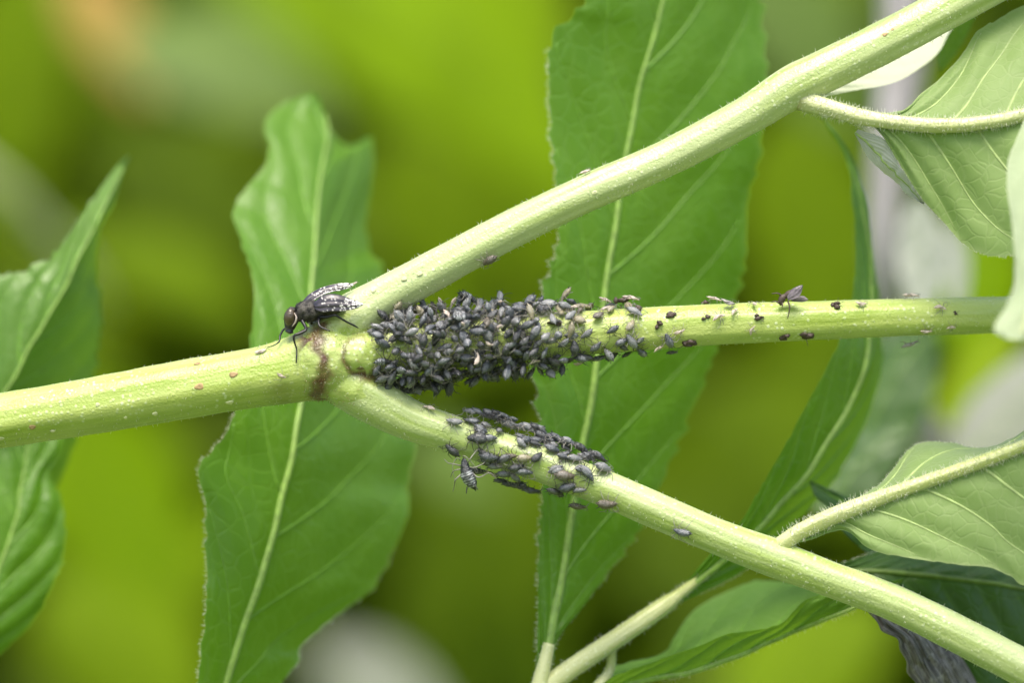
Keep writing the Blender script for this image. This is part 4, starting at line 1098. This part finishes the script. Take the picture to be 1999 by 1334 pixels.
def wing_mat():
    m = NT('fly_wing'); c = m.coord()
    s = m.attr('spot').outputs['Fac']
    nz = m.noise(1800, 2, c)
    base = m.mix(m.ramp(nz.outputs['Fac'], 0.35, 0.65), (0.018, 0.015, 0.020), (0.055, 0.047, 0.060))
    base = m.mix(s, base, (0.80, 0.78, 0.74))
    return m.done(m.pbsdf(base, 0.32, m.bump(nz.outputs['Fac'], 0.3, 0.0001), 0.6))

def fly():
    root = empty('spotted_fly', P(605, 640, -55), 'dark fly with white-spotted wings standing on the brown node', 'fly')
    zz = lambda a, b, d=0: (480 + a / 4.447, 500 + b / 4.447, d)
    d0 = -42
    # body: one lofted surface from muzzle to tail; rows are centre x, y, half thickness across the spine, half width in depth
    rows = [(372, 668, 10, 12), (374, 652, 30, 26), (377, 628, 40, 36), (384, 596, 52, 52), (390, 560, 60, 62), (396, 520, 64, 68), (408, 482, 48, 58), (426, 494, 38, 38), (444, 508, 62, 54),
            (468, 500, 80, 70), (500, 486, 92, 82), (540, 480, 97, 88), (585, 478, 93, 86), (625, 478, 80, 78), (655, 472, 68, 70), (690, 462, 62, 66), (740, 452, 62, 68), (790, 444, 52, 58), (835, 440, 36, 40), (868, 438, 14, 16)]
    rw = np.array(rows, float) / 4.447
    c = catmull(np.c_[rw[:, 0] + 480, rw[:, 1] + 500, np.full(len(rw), d0), rw[:, 2], rw[:, 3]], 110)
    sg = 26
    th = np.arange(sg) * 2 * math.pi / sg
    T = unit(np.gradient(c[:, :2], axis=0)); Nn = np.stack([-T[:, 1], T[:, 0]], -1)
    px = c[:, 0, None] + Nn[:, 0, None] * c[:, 3, None] * np.cos(th)
    py = c[:, 1, None] + Nn[:, 1, None] * c[:, 3, None] * np.cos(th)
    dd = c[:, 2, None] + c[:, 4, None] * np.sin(th)
    V = P(px, py, dd).reshape(-1, 3)
    F = grid_faces(len(c), sg, True) + [list(range(sg))[::-1], list(range((len(c) - 1) * sg, len(c) * sg))]
    m = NT('fly_body'); co = m.coord(); nz = m.noise(1500, 4, co)
    base = m.mix(m.ramp(nz.outputs['Fac'], 0.4, 0.62), (0.014, 0.013, 0.012), (0.085, 0.078, 0.066))
    bm = m.done(m.pbsdf(base, 0.6, m.bump(nz.outputs['Fac'], 0.8, 0.0004), 0.35))
    body = obj('body', V, F, bm, root)
    n = 700
    i = rng.integers(30 * sg, 100 * sg, n)
    cen = P(c[i // sg, 0], c[i // sg, 1], c[i // sg, 2])
    nr = unit(V[i] - cen)
    hv, hf = hairs_mesh(V[i], nr + np.array([0.5, 0, 0]) + rng.normal(size=(n, 3)) * 0.25, rng.uniform(2, 6.5, n) * K, np.full(n, 0.35 * K))
    tag(obj('bristle', hv, hf, AM['leg'], body), kind='stuff')
    # compound eyes with the pale band behind them
    me = NT('fly_eye'); co = me.coord(); vo = me.vor(5200, co)
    eb = me.mix(me.ramp(me.noise(500, 3, co).outputs['Fac'], 0.35, 0.65), (0.040, 0.027, 0.013), (0.105, 0.076, 0.036))
    em = me.done(me.pbsdf(eb, 0.28, me.bump(vo.outputs['Distance'], 0.4, 0.0001), 0.6, coat=0.3))
    for sgn in (-1, 1):
        ex, ey, ed = zz(381, 530, d0 + sgn * 8.5)
        tt = np.linspace(0, math.pi, 15); pp = np.linspace(0, 2 * math.pi, 25)[:-1]
        TT, PP = np.meshgrid(tt, pp, indexing='ij')
        ax_ = np.sin(TT) * np.cos(PP) * 10.8; ay_ = -np.cos(TT) * 17.0; az_ = np.sin(TT) * np.sin(PP) * 10.0
        rt = math.radians(8)
        v = P(ex + ax_ * math.cos(rt) - ay_ * math.sin(rt), ey + ax_ * math.sin(rt) + ay_ * math.cos(rt), ed + az_).reshape(-1, 3)
        obj('eye', v, grid_faces(15, 24, True), em, root)
        q = [zz(420, 495, d0 + sgn * 15), zz(437, 530, d0 + sgn * 16), zz(432, 570, d0 + sgn * 15), zz(402, 612, d0 + sgn * 11)]
        cc = catmull(q, 20)
        v, f, _, _ = tube_np(P(cc[:, 0], cc[:, 1], cc[:, 2]), np.interp(np.linspace(0, 1, 20), [0, .4, 1], [0.8, 2.0, 0.8]) * K, 8)
        obj('eye_rim', v, f, AM['skin'], root)
        q = [zz(352, 560, d0 + sgn * 5), zz(336, 556, d0 + sgn * 6), zz(324, 540, d0 + sgn * 7)]
        cc = catmull(q, 10)
        v, f, _, _ = tube_np(P(cc[:, 0], cc[:, 1], cc[:, 2]), np.interp(np.linspace(0, 1, 10), [0, 1], [1.2, 0.4]) * K, 6)
        obj('antenna', v, f, AM['leg'], root)
    cc = catmull([zz(378, 630, d0), zz(377, 652, d0), zz(374, 668, d0), zz(372, 676, d0)], 14)
    v, f, _, _ = tube_np(P(cc[:, 0], cc[:, 1], cc[:, 2]), np.interp(np.linspace(0, 1, 14), [0, .4, .7, 1], [6.5, 7.5, 8.2, 3]) * K, 12)
    obj('proboscis', v, f, plain('fly_mouth', (0.012, 0.012, 0.014), 0.25, var=0.3), root)
    # legs
    lm = plain('fly_leg', (0.010, 0.010, 0.012), 0.35, var=0.4)
    legs = [([zz(450, 555, d0 + 8), zz(400, 640, d0 + 10), zz(338, 632, d0 + 12), zz(298, 690, d0 + 8), zz(290, 742, d0), zz(240, 778, d0 - 8), zz(188, 793, -30)], (5, 4.6, 3.4, 3.2, 2.6, 1.8, 1.4)),
            ([zz(486, 560, d0 - 12), zz(512, 606, d0 - 18), zz(520, 644, d0 - 22), zz(470, 672, d0 - 26), zz(418, 696, d0 - 28), zz(425, 760, d0 - 26), zz(441, 812, d0 - 24), zz(440, 880, -70), zz(436, 932, -70)], (6, 5.2, 4.2, 4.6, 3.8, 3.2, 2.4, 2.4, 2.0)),
            ([zz(636, 540, d0 - 12), zz(632, 580, d0 - 20), zz(645, 612, d0 - 26), zz(690, 636, d0 - 30), zz(730, 650, -74)], (5, 4.4, 3.6, 2.8, 2.0)),
            ([zz(640, 530, d0 - 10), zz(700, 532, d0 - 18), zz(772, 516, d0 - 24), zz(820, 540, d0 - 20), zz(880, 575, d0 - 14), zz(940, 604, -52), zz(976, 626, -50)], (5, 4.8, 3.8, 3.6, 3.2, 3.0, 1.6)),
            ([zz(560, 550, d0 + 12), zz(575, 600, d0 + 22), zz(600, 640, d0 + 30), zz(610, 668, d0 + 34)], (4.5, 3.8, 2.8, 2.0)),
            ([zz(650, 540, d0 + 12), zz(740, 530, d0 + 26), zz(800, 560, d0 + 34), zz(820, 610, d0 + 34)], (4.5, 3.8, 2.8, 2.0))]
    for q, rad in legs:
        cc = catmull(np.c_[np.array(q), np.array(rad) * 0.62], 46)
        v, f, _, _ = tube_np(P(cc[:, 0], cc[:, 1], cc[:, 2]), cc[:, 3] * K, 8, ref=(0.2, -1, 0.1))
        obj('leg', v, f, lm, root)
    wm = wing_mat()
    A = [zz(585, 410, d0 - 14), zz(650, 352, d0 - 20), zz(725, 328, d0 - 22), zz(800, 335, d0 - 22), zz(880, 358, d0 - 20), zz(960, 388, d0 - 18), zz(1024, 418, d0 - 16)]
    B = [zz(590, 440, d0 - 16), zz(615, 472, d0 - 26), zz(680, 484, d0 - 30), zz(760, 480, d0 - 30), zz(850, 476, d0 - 28), zz(940, 462, d0 - 24), zz(1026, 422, d0 - 16)]
    v, f, s = wing_mesh(A, B, 75, seed=5); obj('wing', v, f, wm, root, attrs={'spot': s})
    A = [zz(480, 410, d0 + 14), zz(545, 335, d0 + 20), zz(640, 282, d0 + 24), zz(740, 250, d0 + 26), zz(840, 234, d0 + 26), zz(900, 236, d0 + 26), zz(934, 252, d0 + 26)]
    B = [zz(520, 425, d0 + 8), zz(590, 385, d0 + 8), zz(670, 340, d0 + 12), zz(750, 312, d0 + 16), zz(830, 298, d0 + 20), zz(900, 276, d0 + 24), zz(936, 256, d0 + 26)]
    v, f, s = wing_mesh(A, B, 44, seed=6); obj('wing', v, f, wm, root, attrs={'spot': s})
fly()

def dead_insect():
    root = empty('dead_winged_insect', P(1530, 590, -10), 'dried dark winged insect stuck on top of the bare middle branch', 'insect')
    zz = lambda a, b, d=0: (1350 + a / 3.08, 530 + b / 3.08, d)
    rw = np.array([(540, 205, 8, 8), (538, 185, 18, 16), (548, 160, 22, 20), (562, 150, 16, 16), (585, 140, 24, 20), (615, 125, 20, 18), (640, 108, 8, 8)], float)
    c = catmull(np.c_[1350 + rw[:, 0] / 3.08, 530 + rw[:, 1] / 3.08, np.full(7, 4.0), rw[:, 2] / 3.08], 40)
    v, f, _, _ = tube_np(P(c[:, 0], c[:, 1], c[:, 2]), c[:, 3] * K, 14)
    obj('body', v, f, AM['debris'], root)
    wm = plain('dry_wing', (0.20, 0.17, 0.19), 0.35, var=0.6, scale=1200, bump=0.3, trans=0.2)
    v, f, s = wing_mesh([zz(575, 150, -4), zz(600, 110, -8), zz(640, 88, -8), zz(668, 82, -6)], [zz(580, 175, -8), zz(620, 165, -12), zz(655, 140, -10), zz(670, 86, -6)], 8, 30, 12, 2, 8); obj('wing', v, f, wm, root)
    v, f, s = wing_mesh([zz(600, 170, 6), zz(640, 150, 4), zz(675, 148, 4), zz(700, 168, 4)], [zz(605, 182, 6), zz(640, 184, 4), zz(675, 184, 4), zz(702, 172, 4)], 4, 24, 10, 2, 9); obj('wing', v, f, wm, root)
    for q in ([zz(545, 150, 2), zz(520, 132, 0), zz(482, 134, 0)], [zz(580, 180, -6), zz(590, 220, -10), zz(578, 285, -8)], [zz(525, 190, 0), zz(505, 180, 0), zz(480, 186, 0)], [zz(545, 190, -4), zz(548, 205, -8), zz(542, 214, -8)]):
        cc = catmull(q, 14)
        v, f, _, _ = tube_np(P(cc[:, 0], cc[:, 1], cc[:, 2]), np.interp(np.linspace(0, 1, 14), [0, 1], [1.8, 0.8]) * K, 6)
        obj('leg', v, f, AM['debris'], root)
dead_insect()
